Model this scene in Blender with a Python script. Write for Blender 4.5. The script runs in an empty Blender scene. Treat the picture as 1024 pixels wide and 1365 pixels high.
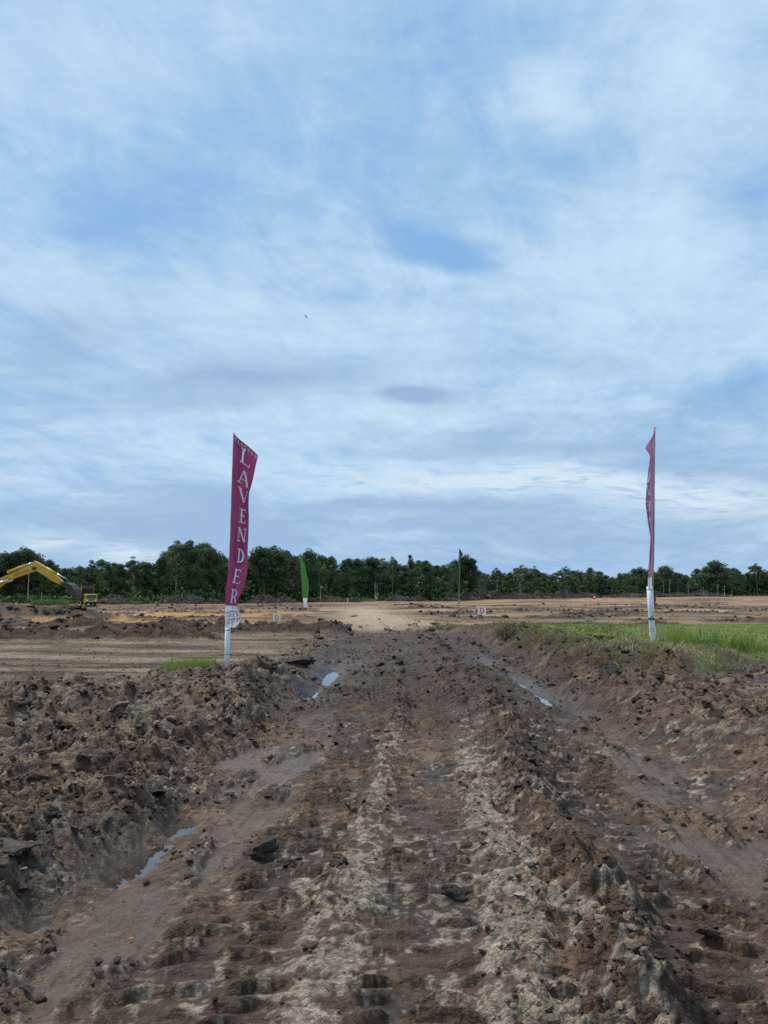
import bpy, bmesh, math, random
import numpy as np
from mathutils import Vector, Matrix

random.seed(7)
RNG = np.random.default_rng(11)
SC = bpy.context.scene
COL = SC.collection
PI = math.pi

# ------------------------------------------------------------------ camera
CAM_H = 1.6
PITCH = math.atan((792 - 682.5) / 1030)          # horizon at row 792 of 1365
cam_d = bpy.data.cameras.new('camera')
cam_d.sensor_fit = 'VERTICAL'
cam_d.sensor_height = 36.0
cam_d.lens = 1030 / 1365 * 36.0
cam_d.clip_start = 0.05
cam_d.clip_end = 4000
cam = bpy.data.objects.new('camera', cam_d)
cam.location = (0, 0, CAM_H)
cam.rotation_euler = (PI / 2 + PITCH, 0, 0)
COL.objects.link(cam)
SC.camera = cam


def pix_dir(px, py):
    X = (px - 512) / 1030; t = (py - 682.5) / 1030
    c, s = math.cos(PITCH), math.sin(PITCH)
    return X, c + s * t, s - c * t


def at(px, py, D):
    """point of the ray through a photo pixel at ground distance y = D"""
    x, y, z = pix_dir(px, py)
    k = D / y
    return Vector((x * k, D, CAM_H + z * k))


# ------------------------------------------------------------------ sky, sun, exposure
def smooth_nodes(tree):
    N, L = tree.nodes, tree.links

    def put(sock, v):
        if hasattr(v, 'is_linked') or isinstance(v, bpy.types.NodeSocket):
            L.new(v, sock)
        else:
            sock.default_value = v

    def m(op, a, b=None, c=None, clamp=False):
        n = N.new('ShaderNodeMath'); n.operation = op; n.use_clamp = clamp
        put(n.inputs[0], a)
        if b is not None: put(n.inputs[1], b)
        if c is not None: put(n.inputs[2], c)
        return n.outputs[0]

    def vec(x, y, z):
        n = N.new('ShaderNodeCombineXYZ')
        put(n.inputs[0], x); put(n.inputs[1], y); put(n.inputs[2], z)
        return n.outputs[0]

    def noise(v, scale, detail=4, rough=0.5, dist=0.0):
        n = N.new('ShaderNodeTexNoise')
        if v is not None: L.new(v, n.inputs['Vector'])
        n.inputs['Scale'].default_value = scale
        n.inputs['Detail'].default_value = detail
        n.inputs['Roughness'].default_value = rough
        n.inputs['Distortion'].default_value = dist
        return n.outputs['Fac']

    def mix(f, a, b, mode='MIX'):
        n = N.new('ShaderNodeMix'); n.data_type = 'RGBA'; n.blend_type = mode
        put(n.inputs[0], f)
        put(n.inputs[6], a if not isinstance(a, tuple) else (*a[:3], 1))
        put(n.inputs[7], b if not isinstance(b, tuple) else (*b[:3], 1))
        return n.outputs[2]

    def smooth(v, lo, hi):
        n = N.new('ShaderNodeMapRange'); n.interpolation_type = 'SMOOTHSTEP'
        put(n.inputs[0], v); n.inputs[1].default_value = lo; n.inputs[2].default_value = hi
        return n.outputs[0]
    return N, L, m, vec, noise, mix, smooth


SUN_DIR = Vector((-0.42, 0.36, 0.83)).normalized()
w = bpy.data.worlds.new('World'); SC.world = w; w.use_nodes = True
w.node_tree.nodes.clear()
N, L, m, vec, noise, mix, smooth = smooth_nodes(w.node_tree)
sky = N.new('ShaderNodeTexSky'); sky.sky_type = 'NISHITA'; sky.sun_disc = False
sky.sun_elevation = math.asin(SUN_DIR.z)
sky.sun_rotation = math.atan2(SUN_DIR.x, SUN_DIR.y)
sky.air_density = 1.2; sky.dust_density = 1.5; sky.ozone_density = 1.5
tc = N.new('ShaderNodeTexCoord')
sp = N.new('ShaderNodeSeparateXYZ'); L.new(tc.outputs['Generated'], sp.inputs[0])
dx, dy, dz = sp.outputs
zc = m('ADD', m('MAXIMUM', dz, 0.0), 0.13)
cu, cv = m('DIVIDE', dx, zc), m('DIVIDE', dy, zc)          # flat cloud deck
base = vec(m('ADD', cu, 3.7), m('MULTIPLY', cv, 1.0), 0.0)
n_big = noise(base, 0.55, 5, 0.55, 0.5)
skew = vec(m('ADD', m('MULTIPLY', cu, 1.0), m('MULTIPLY', cv, -0.45)), m('ADD', m('MULTIPLY', cv, 0.55), m('MULTIPLY', cu, 0.35)), 4.0)
n_wisp = noise(skew, 1.9, 9, 0.62, 0.9)
n_fine = noise(vec(m('MULTIPLY', cu, 1.0), m('MULTIPLY', cv, 1.6), 9.0), 5.5, 8, 0.6, 0.5)
yy = m('MAXIMUM', dy, 0.06)
az, el = m('DIVIDE', dx, yy), m('DIVIDE', dz, yy)
# wobble the angular coordinates so that placed banks of cloud have torn outlines
wob = N.new('ShaderNodeTexNoise'); wob.inputs['Scale'].default_value = 5.0; wob.inputs['Detail'].default_value = 6
L.new(vec(m('MULTIPLY', az, 1.0), m('MULTIPLY', el, 2.0), 0.0), wob.inputs['Vector'])
ws = N.new('ShaderNodeSeparateXYZ'); L.new(wob.outputs['Color'], ws.inputs[0])
azw = m('ADD', az, m('MULTIPLY', m('SUBTRACT', ws.outputs[0], 0.5), 0.15))
elw = m('ADD', el, m('MULTIPLY', m('SUBTRACT', ws.outputs[1], 0.5), 0.075))
front = smooth(dy, 0.0, 0.3)


pv = vec(azw, elw, 0.0)


def blob(px, py, sx, sy, rot=0.0):
    x, y, z = pix_dir(px, py)
    mp = N.new('ShaderNodeMapping'); mp.vector_type = 'TEXTURE'
    mp.inputs['Location'].default_value = (x / y, z / y, 0)
    mp.inputs['Rotation'].default_value = (0, 0, math.radians(rot))
    mp.inputs['Scale'].default_value = (2.1 * sx / 1030, 2.1 * sy / 1030, 1)
    L.new(pv, mp.inputs['Vector'])
    g = N.new('ShaderNodeTexGradient'); g.gradient_type = 'QUADRATIC_SPHERE'
    L.new(mp.outputs[0], g.inputs[0])
    return g.outputs['Fac']


cov = m('ADD', 0.58, m('MULTIPLY', m('SUBTRACT', n_big, 0.5), 0.8))
cov = m('ADD', cov, m('MULTIPLY', m('SUBTRACT', n_wisp, 0.5), 1.25))
cov = m('ADD', cov, m('MULTIPLY', m('SUBTRACT', n_fine, 0.5), 0.5))
acc = None
for px, py, sx, sy, rot, amp in [
        (600, 335, 62, 36, -25, -0.85), (150, 285, 200, 52, 3, -0.42), (520, 150, 230, 140, 20, -0.24),
        (720, 255, 110, 50, 40, -0.30), (1010, 255, 70, 80, 55, -0.60), (985, 520, 130, 28, 14, -0.60),
        (430, 370, 80, 60, 20, -0.16), (900, 330, 150, 200, 70, 0.46), (930, 80, 130, 120, 60, 0.46),
        (120, 90, 200, 110, 0, 0.18), (170, 400, 330, 60, -8, 0.34), (570, 370, 150, 22, -10, 0.40),
        (440, 290, 16, 30, 10, 0.25), (730, 130, 60, 50, 60, 0.50), (420, 545, 420, 30, 2, 0.14)]:
    acc = m('MULTIPLY_ADD', blob(px, py, sx, sy, rot), amp, 0.0 if acc is None else acc)
cov = m('ADD', cov, m('MULTIPLY', acc, front))
n_hi = noise(skew, 5.5, 10, 0.66, 1.2)
cov = m('ADD', cov, m('MULTIPLY', m('SUBTRACT', n_hi, 0.5), 0.75))
veil = smooth(cov, -0.04, 1.08)
skyc = mix(1.0, sky.outputs[0], (1.05, 1.12, 1.25), 'MULTIPLY')
skyc = mix(0.90, skyc, (2.25, 4.35, 7.2))
c_white = (5.45, 7.15, 8.6)
c1 = mix(veil, skyc, c_white)
# greyer stratus bands towards the horizon
band_v = vec(m('MULTIPLY', azw, 1.2), m('MULTIPLY', elw, 7.5), 2.0)
n_band = noise(band_v, 2.1, 8, 0.58, 0.4)
low = m('SUBTRACT', 1.0, smooth(el, 0.10, 0.46))
grey_f = m('MULTIPLY', smooth(n_band, 0.40, 0.62), m('MULTIPLY', low, 0.85))
hor = m('MULTIPLY', m('SUBTRACT', 1.0, smooth(el, 0.02, 0.13)), 0.6)
grey_f = m('MAXIMUM', grey_f, m('MULTIPLY', hor, 1.0))
dk = None
for px, py, sx, sy, rot, amp in [(555, 526, 40, 13, 3, 2.2), (90, 440, 110, 46, 8, 0.55), (330, 495, 110, 18, 2, 0.8),
                                 (400, 535, 12, 7, 0, 0.4), (960, 635, 50, 11, -4, 0.8), (860, 662, 60, 10, -4, 0.7)]:
    dk = m('MULTIPLY_ADD', blob(px, py, sx, sy, rot), amp, 0.0 if dk is None else dk)
grey_f = m('ADD', grey_f, m('MULTIPLY', dk, front), clamp=True)
c2 = mix(grey_f, c1, (2.95, 4.45, 6.55))
wt = None
for px, py, sx, sy, rot, amp in [(640, 638, 100, 14, 2, 1.5), (780, 642, 170, 24, -4, 1.4), (960, 665, 150, 22, -6, 1.2),
                                 (470, 640, 90, 20, -5, 0.9), (185, 738, 60, 17, 0, 1.3), (65, 722, 50, 12, 5, 1.1),
                                 (110, 665, 110, 10, -8, 0.35), (520, 690, 160, 8, 0, 0.25), (260, 600, 200, 14, 0, 0.3)]:
    wt = m('MULTIPLY_ADD', blob(px, py, sx, sy, rot), amp, 0.0 if wt is None else wt)
wt = m('MULTIPLY', m('MULTIPLY', wt, front), smooth(n_fine, 0.25, 0.6), clamp=True)
c3 = mix(wt, c2, (6.0, 7.3, 8.4))
bg = N.new('ShaderNodeBackground'); bg.inputs['Strength'].default_value = 0.108
L.new(c3, bg.inputs['Color'])
w.cycles.sampling_method = 'MANUAL'; w.cycles.sample_map_resolution = 256
SC.cycles.use_denoising = False
SC.cycles.max_bounces = 5; SC.cycles.diffuse_bounces = 2; SC.cycles.glossy_bounces = 2
SC.cycles.transmission_bounces = 2; SC.cycles.caustics_reflective = False; SC.cycles.caustics_refractive = False
wo = N.new('ShaderNodeOutputWorld'); L.new(bg.outputs[0], wo.inputs['Surface'])

sun_d = bpy.data.lights.new('sun', 'SUN')
sun_d.energy = 3.1; sun_d.angle = math.radians(10); sun_d.color = (1.0, 0.93, 0.82)
sun = bpy.data.objects.new('sun', sun_d)
sun.rotation_euler = SUN_DIR.to_track_quat('Z', 'Y').to_euler()
sun.location = (0, 0, 30)
COL.objects.link(sun)
SC.view_settings.view_transform = 'Standard'
SC.view_settings.look = 'None'
SC.view_settings.gamma = 1.0
SC.view_settings.exposure = 0.0
SC.view_settings.use_curve_mapping = False


# ------------------------------------------------------------------ numpy noise
def _hash(ix, iy, seed):
    h = (ix.astype(np.int64) * 374761393 + iy.astype(np.int64) * 668265263 + seed * 1274126177) & 0xFFFFFFFF
    h = ((h ^ (h >> 13)) * 1274126177) & 0xFFFFFFFF
    return (h ^ (h >> 16)) & 0xFFFFFFFF


_ga = np.arange(64) / 64 * 2 * PI
_GX, _GY = np.cos(_ga), np.sin(_ga)


def perlin(x, y, seed=0):
    x0, y0 = np.floor(x), np.floor(y)
    fx, fy = x - x0, y - y0
    x0 = x0.astype(np.int64); y0 = y0.astype(np.int64)
    u = fx * fx * fx * (fx * (fx * 6 - 15) + 10); v = fy * fy * fy * (fy * (fy * 6 - 15) + 10)

    def g(i, j):
        k = _hash(x0 + i, y0 + j, seed) & 63
        return _GX[k] * (fx - i) + _GY[k] * (fy - j)
    a = g(0, 0); a += u * (g(1, 0) - a)
    b = g(0, 1); b += u * (g(1, 1) - b)
    return (a + v * (b - a)) * 1.5


def fbm(x, y, octv=4, seed=0, gain=0.5):
    r, a, f = 0.0, 1.0, 1.0
    for o in range(octv):
        r = r + a * perlin(x * f + 17.3 * o, y * f - 9.1 * o, seed + o)
        a *= gain; f *= 2.03
    return r


def clods(x, y, scale, seed, power=0.6):
    """heap of overlapping chunky domes, one per cell; returns 0..1"""
    X, Y = x / scale, y / scale
    wx = X + 0.35 * perlin(X * 1.3, Y * 1.3, seed + 50); wy = Y + 0.35 * perlin(X * 1.3 + 40, Y * 1.3, seed + 51)
    x0, y0 = np.floor(wx).astype(np.int64), np.floor(wy).astype(np.int64)
    best = np.zeros_like(wx)
    for i in (-1, 0, 1):
        for j in (-1, 0, 1):
            h = _hash(x0 + i, y0 + j, seed)
            rx = (h & 255) / 255.0; ry = ((h >> 8) & 255) / 255.0; rr = ((h >> 16) & 255) / 255.0
            ex = (x0 + i + rx) - wx; ey = (y0 + j + ry) - wy
            th = ((h >> 4) & 255) * (2 * PI / 255)
            R = 0.45 + 0.55 * rr
            q = 1 - (ex * ex + ey * ey) / (R * R)
            hgt = np.clip(q, 0, 1) ** power * (0.35 + 0.65 * rr) * (1 + 0.7 * (ex * _GX[(h >> 5) & 63] + ey * _GY[(h >> 5) & 63]))
            np.maximum(best, hgt, out=best)
    return best


def billow(x, y, seed):
    return np.abs(perlin(x + 0.4 * perlin(x * 0.7, y * 0.7, seed + 7), y, seed)) * 1.6


def sstep(a, b, x):
    t = np.clip((x - a) / (b - a), 0, 1)
    return t * t * (3 - 2 * t)


def gauss(x, y, cx, cy, sx, sy, rot=0.0):
    c, s = math.cos(rot), math.sin(rot)
    dx_, dy_ = x - cx, y - cy
    u = (dx_ * c + dy_ * s) / sx; v = (dy_ * c - dx_ * s) / sy
    return np.exp(-(u * u + v * v))


# ------------------------------------------------------------------ terrain model
RY = [-20, 0, 3, 9, 16, 29, 44, 60, 100, 175, 400]
RX = [-1.4, -0.2, 0.05, 0.45, 0.7, 0.8, 0.0, -1.0, -3.0, -6.0, -16.0]
PUDDLES = [  # x, y, sx, sy, rot, depth
    (-1.50, 5.80, 0.10, 0.22, -0.15, 0.07), (-1.64, 5.05, 0.19, 0.36, -0.2, 0.085), (-1.80, 4.2, 0.08, 0.16, 0.1, 0.05),
    (-1.16, 16.4, 0.19, 1.5, 0.0, 0.16), (-1.22, 13.4, 0.16, 0.9, 0.0, 0.10), (-0.95, 19.0, 0.35, 0.6, 0, .08),
    (2.66, 12.6, 0.18, 1.5, 0.02, 0.165), (2.62, 15.6, 0.15, 1.3, 0.0, 0.15), (2.4, 19.5, 0.2, 1.5, 0.0, 0.08)]
WATER_Z = -0.155


def regions(x, y):
    R = {}
    cx = np.interp(y, RY, RX)
    wv = perlin(x * 0.7, y * 0.45, 3) * 0.22 + perlin(x * 2.1, y * 1.3, 4) * 0.08
    s = x - cx
    R['s'] = s
    sw = s + wv * np.clip(np.abs(s) * 0.9, 0.25, 1.6)
    R['sw'] = sw
    fade = 1 - sstep(36, 55, y)
    R['fade'] = fade
    # left clod field / flat field boundary, right shelf boundary
    R['Lclod'] = (1 - sstep(-0.5, 0.5, y - (14.6 + (x + 3.1) * 1.05 + wv * 2.0))) * sstep(1.9, 2.5, -sw)
    R['Lbank'] = sstep(2.0, np.interp(y, [3, 7, 11], [4.2, 3.6, 2.9]), -sw)
    R['Rbank'] = sstep(2.45, 3.5, sw)
    yb = 13.4 + np.maximum(0, x - 5.2) * 0.85 - np.maximum(0, 4.3 - x) * 0.4 + wv * 1.5
    R['Rshelf'] = sstep(-0.2, 1.1, y - yb) * R['Rbank']
    R['Rclod'] = (1 - sstep(-0.4, 0.4, y - yb)) * R['Rbank']
    b1 = np.exp(-((y - (26.6 + 0.01 * x + wv * 3)) / 1.1) ** 2) * sstep(5.2, 6.6, -x)
    b2 = np.exp(-((y - (36.5 + wv * 5)) / 1.5) ** 2) * sstep(6.5, 9, -x) * (0.55 + 0.6 * sstep(-0.25, 0.15, perlin(x * 0.23, y * 0.02, 31)))
    b3 = np.exp(-((y - (31.5 + wv * 3 + 0.25 * (x + 5))) / 1.5) ** 2) * sstep(0.6, 2.2, -s) * (1 - sstep(8.5, 10.5, -x))
    b4 = np.exp(-((y - (42.5 + wv * 6)) / 1.2) ** 2) * sstep(13, 17, -x) * sstep(-0.3, 0.2, perlin(x * 0.3, y * 0.05, 33))
    R['berm'] = np.clip(b1 * 0.9 + b2 + b3 * 1.0 * sstep(1.6, 2.6, -s) + b4 * 0.8, 0, 1.1)
    mound = gauss(x, y, -23.5, 47.5, 4.2, 2.4) * 1.0 + gauss(x, y, -18.2, 48, 2.4, 1.6) * 0.42 + gauss(x, y, -29, 47, 4, 2.6) * 0.9
    R['mound'] = mound
    far = gauss(x, y, 18, 66, 3.6, 2.2) * 0.35 + gauss(x, y, 12.5, 70, 0.7, 0.7) * 0.35 + gauss(x, y, 8.5, 34, 1.0, .7) * .25
    far = far + gauss(x, y, 12.6, 36, 1.4, .7) * 0.3
    fm = sstep(0.34, 0.54, fbm(x * 0.10, y * 0.26, 4, 180, 0.6)) * sstep(38, 46, y) * (1 - sstep(105, 135, y)) * sstep(2.6, 5.5, np.abs(s))
    far = far + 0.22 * fm
    R['farlump'] = far
    R['wv'] = wv
    return R


PROF_S = [-3.2, -2.3, -2.05, -1.85, -1.6, -1.05, -0.9, -0.5, -0.32, -0.14, 0.0, 0.25, 0.4, 0.62, 0.8, 1.0, 1.15, 1.55, 1.7, 2.0, 2.2, 2.45, 2.8, 3.4]
PROF_Z = [0.0, -.01, -.07, -.105, -.075, -.05, -.03, -.015, 0.008, 0.004, 0.0, 0.0, 0.006, 0.01, 0.025, .05, -.02, -.03, -.045, -.06, -.09, -.09, 0.0, 0.0]


def height(x, y, R=None):
    if R is None: R = regions(x, y)
    s, sw, fade = R['s'], R['sw'], R['fade']
    road = (sw > -3.2) & (sw < 3.4)
    z = np.interp(sw, PROF_S, PROF_Z) * np.where(road, 1, 0) * fade
    dist = np.maximum(y, 1)
    # big forms
    hL = np.interp(y, [0, 3, 10, 12, 15, 28, 40], [0.10, 0.11, 0.14, 0.15, 0.13, 0.10, 0.0])
    z = z + R['Lbank'] * (hL * (0.8 + 0.25 * R['Lclod']))
    z = z + R['Rbank'] * np.interp(y, [0, 10, 14, 30, 42], [0.05, 0.06, 0.10, 0.12, 0.0])
    z = z + R['Rshelf'] * np.interp(y, [0, 14, 20, 30, 38], [0.38, 0.38, 0.34, 0.30, 0.0])
    z = z + R['Rclod'] * 0.12 * np.exp(-((sw - 3.4) / 0.7) ** 2)
    z = z + gauss(x, y, 5.6, 16.2, 1.0, 1.1) * 0.14 + gauss(x, y, -3.2, 14.9, 0.7, 0.8) * 0.06
    # lie of the far land
    z = z + 0.75 * sstep(20, 120, x) * sstep(80, 300, y) - 0.55 * gauss(x, y, -41, 101, 13, 9) + 0.3 * sstep(60, 110, y) * sstep(0, 30, -x) * 0.3
    z = z + fbm(x * 0.05, y * 0.05, 3, 61) * 0.14 * sstep(40, 80, y)
    pud = np.zeros_like(x)
    for (pxx, pyy, sx, sy, ro, dep) in PUDDLES:
        g_ = gauss(x, y, pxx, pyy, sx, sy, ro)
        z = z - dep * g_
        pud = np.maximum(pud, gauss(x, y, pxx, pyy, sx * 1.5, sy * 1.2, ro))
    # crawler tread bars
    inlane = np.zeros_like(x)
    for lo, hi in ((-1.05, -0.44), (-0.20, 0.36), (0.62, 0.84), (1.10, 1.66)):
        inlane = np.maximum(inlane, sstep(lo - .04, lo + .05, sw) * (1 - sstep(hi - .05, hi + .04, sw)))
    keep = sstep(-0.25, 0.25, perlin(x * 0.9, y * 0.6, 8) + 0.12)
    ph = (y + 0.05 * perlin(x * 3.0, y * 2.0, 9) + 0.02 * perlin(x * 9, y * 7, 10) + 0.05 * np.abs(sw)) / 0.145
    fr = ph - np.floor(ph)
    bar = sstep(0.10, 0.20, fr) * (1 - 0.5 * sstep(0.2, 0.6, fr)) * (1 - sstep(0.60, 0.74, fr))
    brk = 0.12 + 0.88 * sstep(-0.35, 0.30, perlin(x * 6, y * 5, 12))
    z = z + inlane * fade * 0.050 * bar * brk * (0.5 + 0.5 * keep) * (1 - sstep(22, 34, y))
    R['inlane'] = inlane; R['bar'] = bar * brk
    # smooth, smeared lanes
    lane = sstep(-1.78, -1.62, sw) * (1 - sstep(-1.15, -0.95, sw)) + sstep(1.58, 1.76, sw) * (1 - sstep(2.35, 2.55, sw))
    lane = np.clip(lane, 0, 1) * (0.45 + 0.55 * sstep(-0.3, 0.1, perlin(x * 0.8, y * 0.5, 14) + 0.18)) * (1 - sstep(9.5, 15, y))
    lane = lane * (1 - 0.8 * sstep(-0.1, 0.25, fbm(x * 2.6, y * 1.1, 4, 16)))
    R['lane'] = lane
    z = z + lane * (0.012 * perlin(s * 14, y * 0.9, 15) + 0.010 * np.abs(perlin(s * 34, y * 1.6, 17)))
    # roughness of the surface by region
    ridge = np.exp(-((sw - 0.95) / 0.22) ** 2) * 1.0 + np.exp(-((sw + 0.35) / 0.14) ** 2) * 0.25 + np.exp(-((sw - 0.5) / 0.18) ** 2) * 0.12
    inroad = sstep(-2.3, -1.9, sw) * (1 - sstep(2.4, 2.8, sw)) * fade
    far_rough = inroad * sstep(8, 15, y)
    patch = sstep(-0.35, 0.45, fbm(x * 0.8, y * 0.8, 3, 70))
    A = 0.050 * inroad * (0.5 + 0.9 * patch) * (1 - 0.85 * inlane) * (1 - 0.5 * np.exp(-((sw - 0.1) / 0.62) ** 4) * (1 - sstep(8, 11, y))) + 0.075 * ridge * inroad * (0.4 + 0.9 * patch) + 0.055 * far_rough * (0.5 + patch)
    A = A * (1 - 0.85 * lane)
    A = A + 0.13 * R['Lclod'] * (0.55 + 0.75 * patch) + 0.12 * R['Lbank'] * (1 - sstep(2.8, 3.6, -sw)) * sstep(11, 14, y) * fade
    A = A + 0.11 * R['Rclod'] * (0.25 + 1.0 * patch) + 0.13 * sstep(2.35, 2.9, sw) * (1 - sstep(4.2, 5.0, sw)) * sstep(10.5, 13, y) * (1 - sstep(26, 34, y))
    A = A + 0.018 * (1 - inroad) * (1 - sstep(60, 120, y))
    A = A + 0.30 * R['berm'] + 0.36 * np.clip(R['mound'], 0, 0.9) + 0.5 * R['farlump']
    A = np.minimum(A, 0.5) * (1 - 0.85 * pud)
    R['A'] = A
    c1 = clods(x, y, 0.42, 21, 0.5); c2 = clods(x, y, 0.17, 22, 0.45); c3 = clods(x, y, 0.07, 23, 0.45)
    c4 = clods(x, y, 0.03, 24, 0.5) * (1 - sstep(5, 9, y))
    near3 = 1 - sstep(9, 16, y)
    big = sstep(0.05, 0.12, A)
    z = z + A * (big * (0.6 + 0.35 * R['Lclod']) * c1 + (0.55 + 0.1 * (1 - big)) * c2 + (0.42 + 0.25 * (1 - big)) * c3 * near3 - 0.25 * big) + np.minimum(A, 0.05) * 0.28 * c4
    rgh = np.clip(A / 0.05, 0.12, 1.4) * (1 - 0.75 * lane) * (1 - 0.7 * pud) * near3 * (1 - 0.62 * inlane * (1 - sstep(12, 18, y))) * (1 - 0.5 * np.exp(-((sw - 0.1) / 0.62) ** 4) * (1 - sstep(8, 11, y)))
    z = z + rgh * (0.026 * billow(x * 3.6, y * 6, 25) + 0.020 * billow(x * 8, y * 14, 27) + 0.014 * billow(x * 19, y * 30, 29) + 0.008 * billow(x * 42, y * 60, 30) * (1 - sstep(4, 7, y)))
    z = z + 0.34 * gauss(x, y, -0.4, 48, 2.4, 5.0) + 0.22 * R['berm'] + 0.8 * R['mound'] + 0.4 * R['farlump']
    z = z + 0.008 * fbm(x * 2.5, y * 2.5, 3, 26) * (1 - sstep(20, 40, y))
    R['c1'], R['c2'], R['patch'] = c1, c2, patch
    return z


def gz(x, y):
    a = np.array([float(x)]); b = np.array([float(y)])
    return float(height(a, b)[0])


def lerp(a, b, t):
    return a + (b - a) * t[:, None]


def colour(x, y, R):
    """bare-earth colour of the place (dry clay, damp loam, sand, grass sward), and wetness"""
    n = x.shape[0]
    C = lambda *c: np.array(c)[None, :]
    s, sw = R['s'], R['sw']
    f1 = fbm(x * 1.3, y * 1.3, 4, 80); f2 = fbm(x * 5.5, y * 5.5, 3, 84); f3 = fbm(x * 0.35, y * 0.35, 3, 88)
    # damper soil: the ridge and lane right of the pale strips, the far stretch, the clod heaps
    dampb = 0.28 * np.exp(-((sw - 1.15) / 0.45) ** 2) + 0.22 * sstep(8, 11, y) * sstep(-2.6, -2.2, sw) * (1 - sstep(2.8, 3.2, sw)) + 0.30 * R['Lclod'] + 0.15 * R['Rclod'] + 0.12 * np.exp(-((sw + 0.75) / 0.3) ** 2)
    f4 = fbm(x * 19, y * 19, 3, 94)
    col = np.repeat(C(0.132, 0.094, 0.072), n, 0)
    col = lerp(col, C(0.050, 0.035, 0.028), sstep(-0.22, 0.36, f1 + 0.4 * f2 + 0.5 * f4 + dampb))
    col = lerp(col, C(0.245, 0.178, 0.132), sstep(0.16, 0.65, -f1 + 0.5 * f2 + 0.6 * f4 - dampb))
    col = lerp(col, C(0.13, 0.083, 0.060), 0.45 * sstep(0.05, 0.5, f3 + 0.2 * f2))
    wet = 0.40 + 0.32 * sstep(-0.2, 0.4, f1)
    fade = R['fade']
    # pale dry clay on the two strips either side of the middle track
    near = 1 - sstep(9.0, 13.5, y)
    p1 = np.exp(-((sw + 0.33) / 0.16) ** 2) * (1 - sstep(8, 11.5, y)); p2 = np.exp(-((sw - 0.52) / (0.20 + 0.16 * (1 - sstep(3, 6, y)))) ** 2) * (1 - sstep(7, 10, y))
    p0 = np.exp(-((sw - 0.1) / 1.0) ** 2) * 0.22 * (1 - sstep(4, 9, y)) + 0.25 * np.exp(-((sw + 0.75) / 0.4) ** 2) * (1 - sstep(4, 8, y))
    bar_ = R['bar'] - 0.3
    pm = (p1 * 0.74 + p2 * 0.80 + p0 * 0.9) + 0.9 * f2 + 0.5 * f1 + 0.8 * f4 + 0.14 * bar_ - 0.34 - 0.30 * R['inlane'] * (sw < 0.5)
    pale = sstep(0.02, 0.80, pm) * near
    col = lerp(col, C(0.68, 0.63, 0.55), pale * 0.74)
    wet = wet * (1 - pale)
    # scattered dry crumbs of clay on the banks
    dry = sstep(0.42, 0.62, R['c2'] * 0.6 + 0.5 * f2 + 0.25 * f1) * (R['Lclod'] + R['Rclod'] * 0.8)
    col = lerp(col, C(0.34, 0.26, 0.19), np.clip(dry, 0, 1) * 0.5)
    rcl = R['Rclod'] * sstep(0.15, 0.5, fbm(x * 0.7 + 9, y * 1.6, 3, 91)) * sstep(3.2, 4.5, sw)
    col = lerp(col, C(0.31, 0.245, 0.175), rcl * 0.8)
    # smeared wet lanes
    ln = R['lane']
    col = lerp(col, C(0.140, 0.106, 0.086), ln * 0.8)
    wet = wet + ln * 0.30
    for (pxx, pyy, sx, sy, ro, dep) in PUDDLES:
        g = gauss(x, y, pxx, pyy, sx * 2.2, sy * 1.3, ro)
        col = lerp(col, C(0.07, 0.05, 0.04), 0.75 * g)
        wet = wet + 0.5 * g
    g = sstep(8.5, 11, y) * sstep(-2.4, -2.0, sw) * (1 - sstep(2.4, 2.8, sw)) * fade
    col = lerp(col, C(0.070, 0.048, 0.037), g * 0.5)
    # left flat field
    Lf = R['Lbank'] * (1 - R['Lclod']) * sstep(2.7, 3.4, -sw)
    t1 = fbm(x * 0.22, y * 0.75, 5, 95, 0.62)
    fld = lerp(np.repeat(C(0.27, 0.215, 0.155), n, 0), C(0.42, 0.35, 0.27), sstep(-0.1, 0.5, t1))
    fld = lerp(fld, C(0.12, 0.086, 0.06), sstep(0.1, 0.5, -t1 + 0.3 * f2))
    fld = lerp(fld, C(0.17, 0.165, 0.085), 0.6 * sstep(0.0, 0.5, fbm(x * 0.5, y * 0.5, 3, 97)) * sstep(17, 20, y))
    col = lerp(col, fld, Lf); wet = wet * (1 - Lf)
    # right shelf, thin turf over clay
    Rs = R['Rshelf']
    gr = sstep(-0.25, 0.15, fbm(x * 0.45, y * 0.45, 3, 101) + 0.35 * sstep(16, 18.5, y) - 0.5 * sstep(30, 35, y) - 0.6 * (1 - sstep(4.0, 5.2, s)))
    sh = lerp(np.repeat(C(0.20, 0.155, 0.10), n, 0), C(0.26, 0.36, 0.10), gr)
    col = lerp(col, sh, Rs * sstep(3.2, 4.2, sw)); wet = wet * (1 - Rs)
    moss = R['Rshelf'] * (1 - sstep(4.2, 5.4, sw)) * sstep(-0.1, 0.4, fbm(x * 1.2, y * 1.2, 3, 105)) * sstep(13, 15, y) * (1 - sstep(30, 36, y))
    col = lerp(col, C(0.095, 0.105, 0.045), moss * 0.55)
    # far bulldozed field: streaks of sand, clay and topsoil
    ff = sstep(33, 44, y)
    b1 = fbm(x * 0.045, y * 0.085, 5, 110, 0.6); b2 = fbm(x * 0.11, y * 0.22, 4, 114, 0.6)
    F = np.repeat(C(0.33, 0.205, 0.108), n, 0)
    F = lerp(F, C(0.47, 0.34, 0.205), sstep(0.0, 0.5, b1 + 0.3 * b2))
    F = lerp(F, C(0.21, 0.13, 0.080), sstep(0.05, 0.45, -b1 + 0.35 * b2))
    F = lerp(F, C(0.10, 0.072, 0.055), 0.85 * sstep(0.16, 0.42, b2 - 0.4 * b1))
    left = sstep(2, 10, -(x + 0.03 * y))
    F = lerp(F, C(0.62, 0.34, 0.11), 0.95 * left * sstep(40, 48, y) * (1 - sstep(58, 78, y)) * sstep(-0.35, 0.15, b1 + 0.25))
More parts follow.
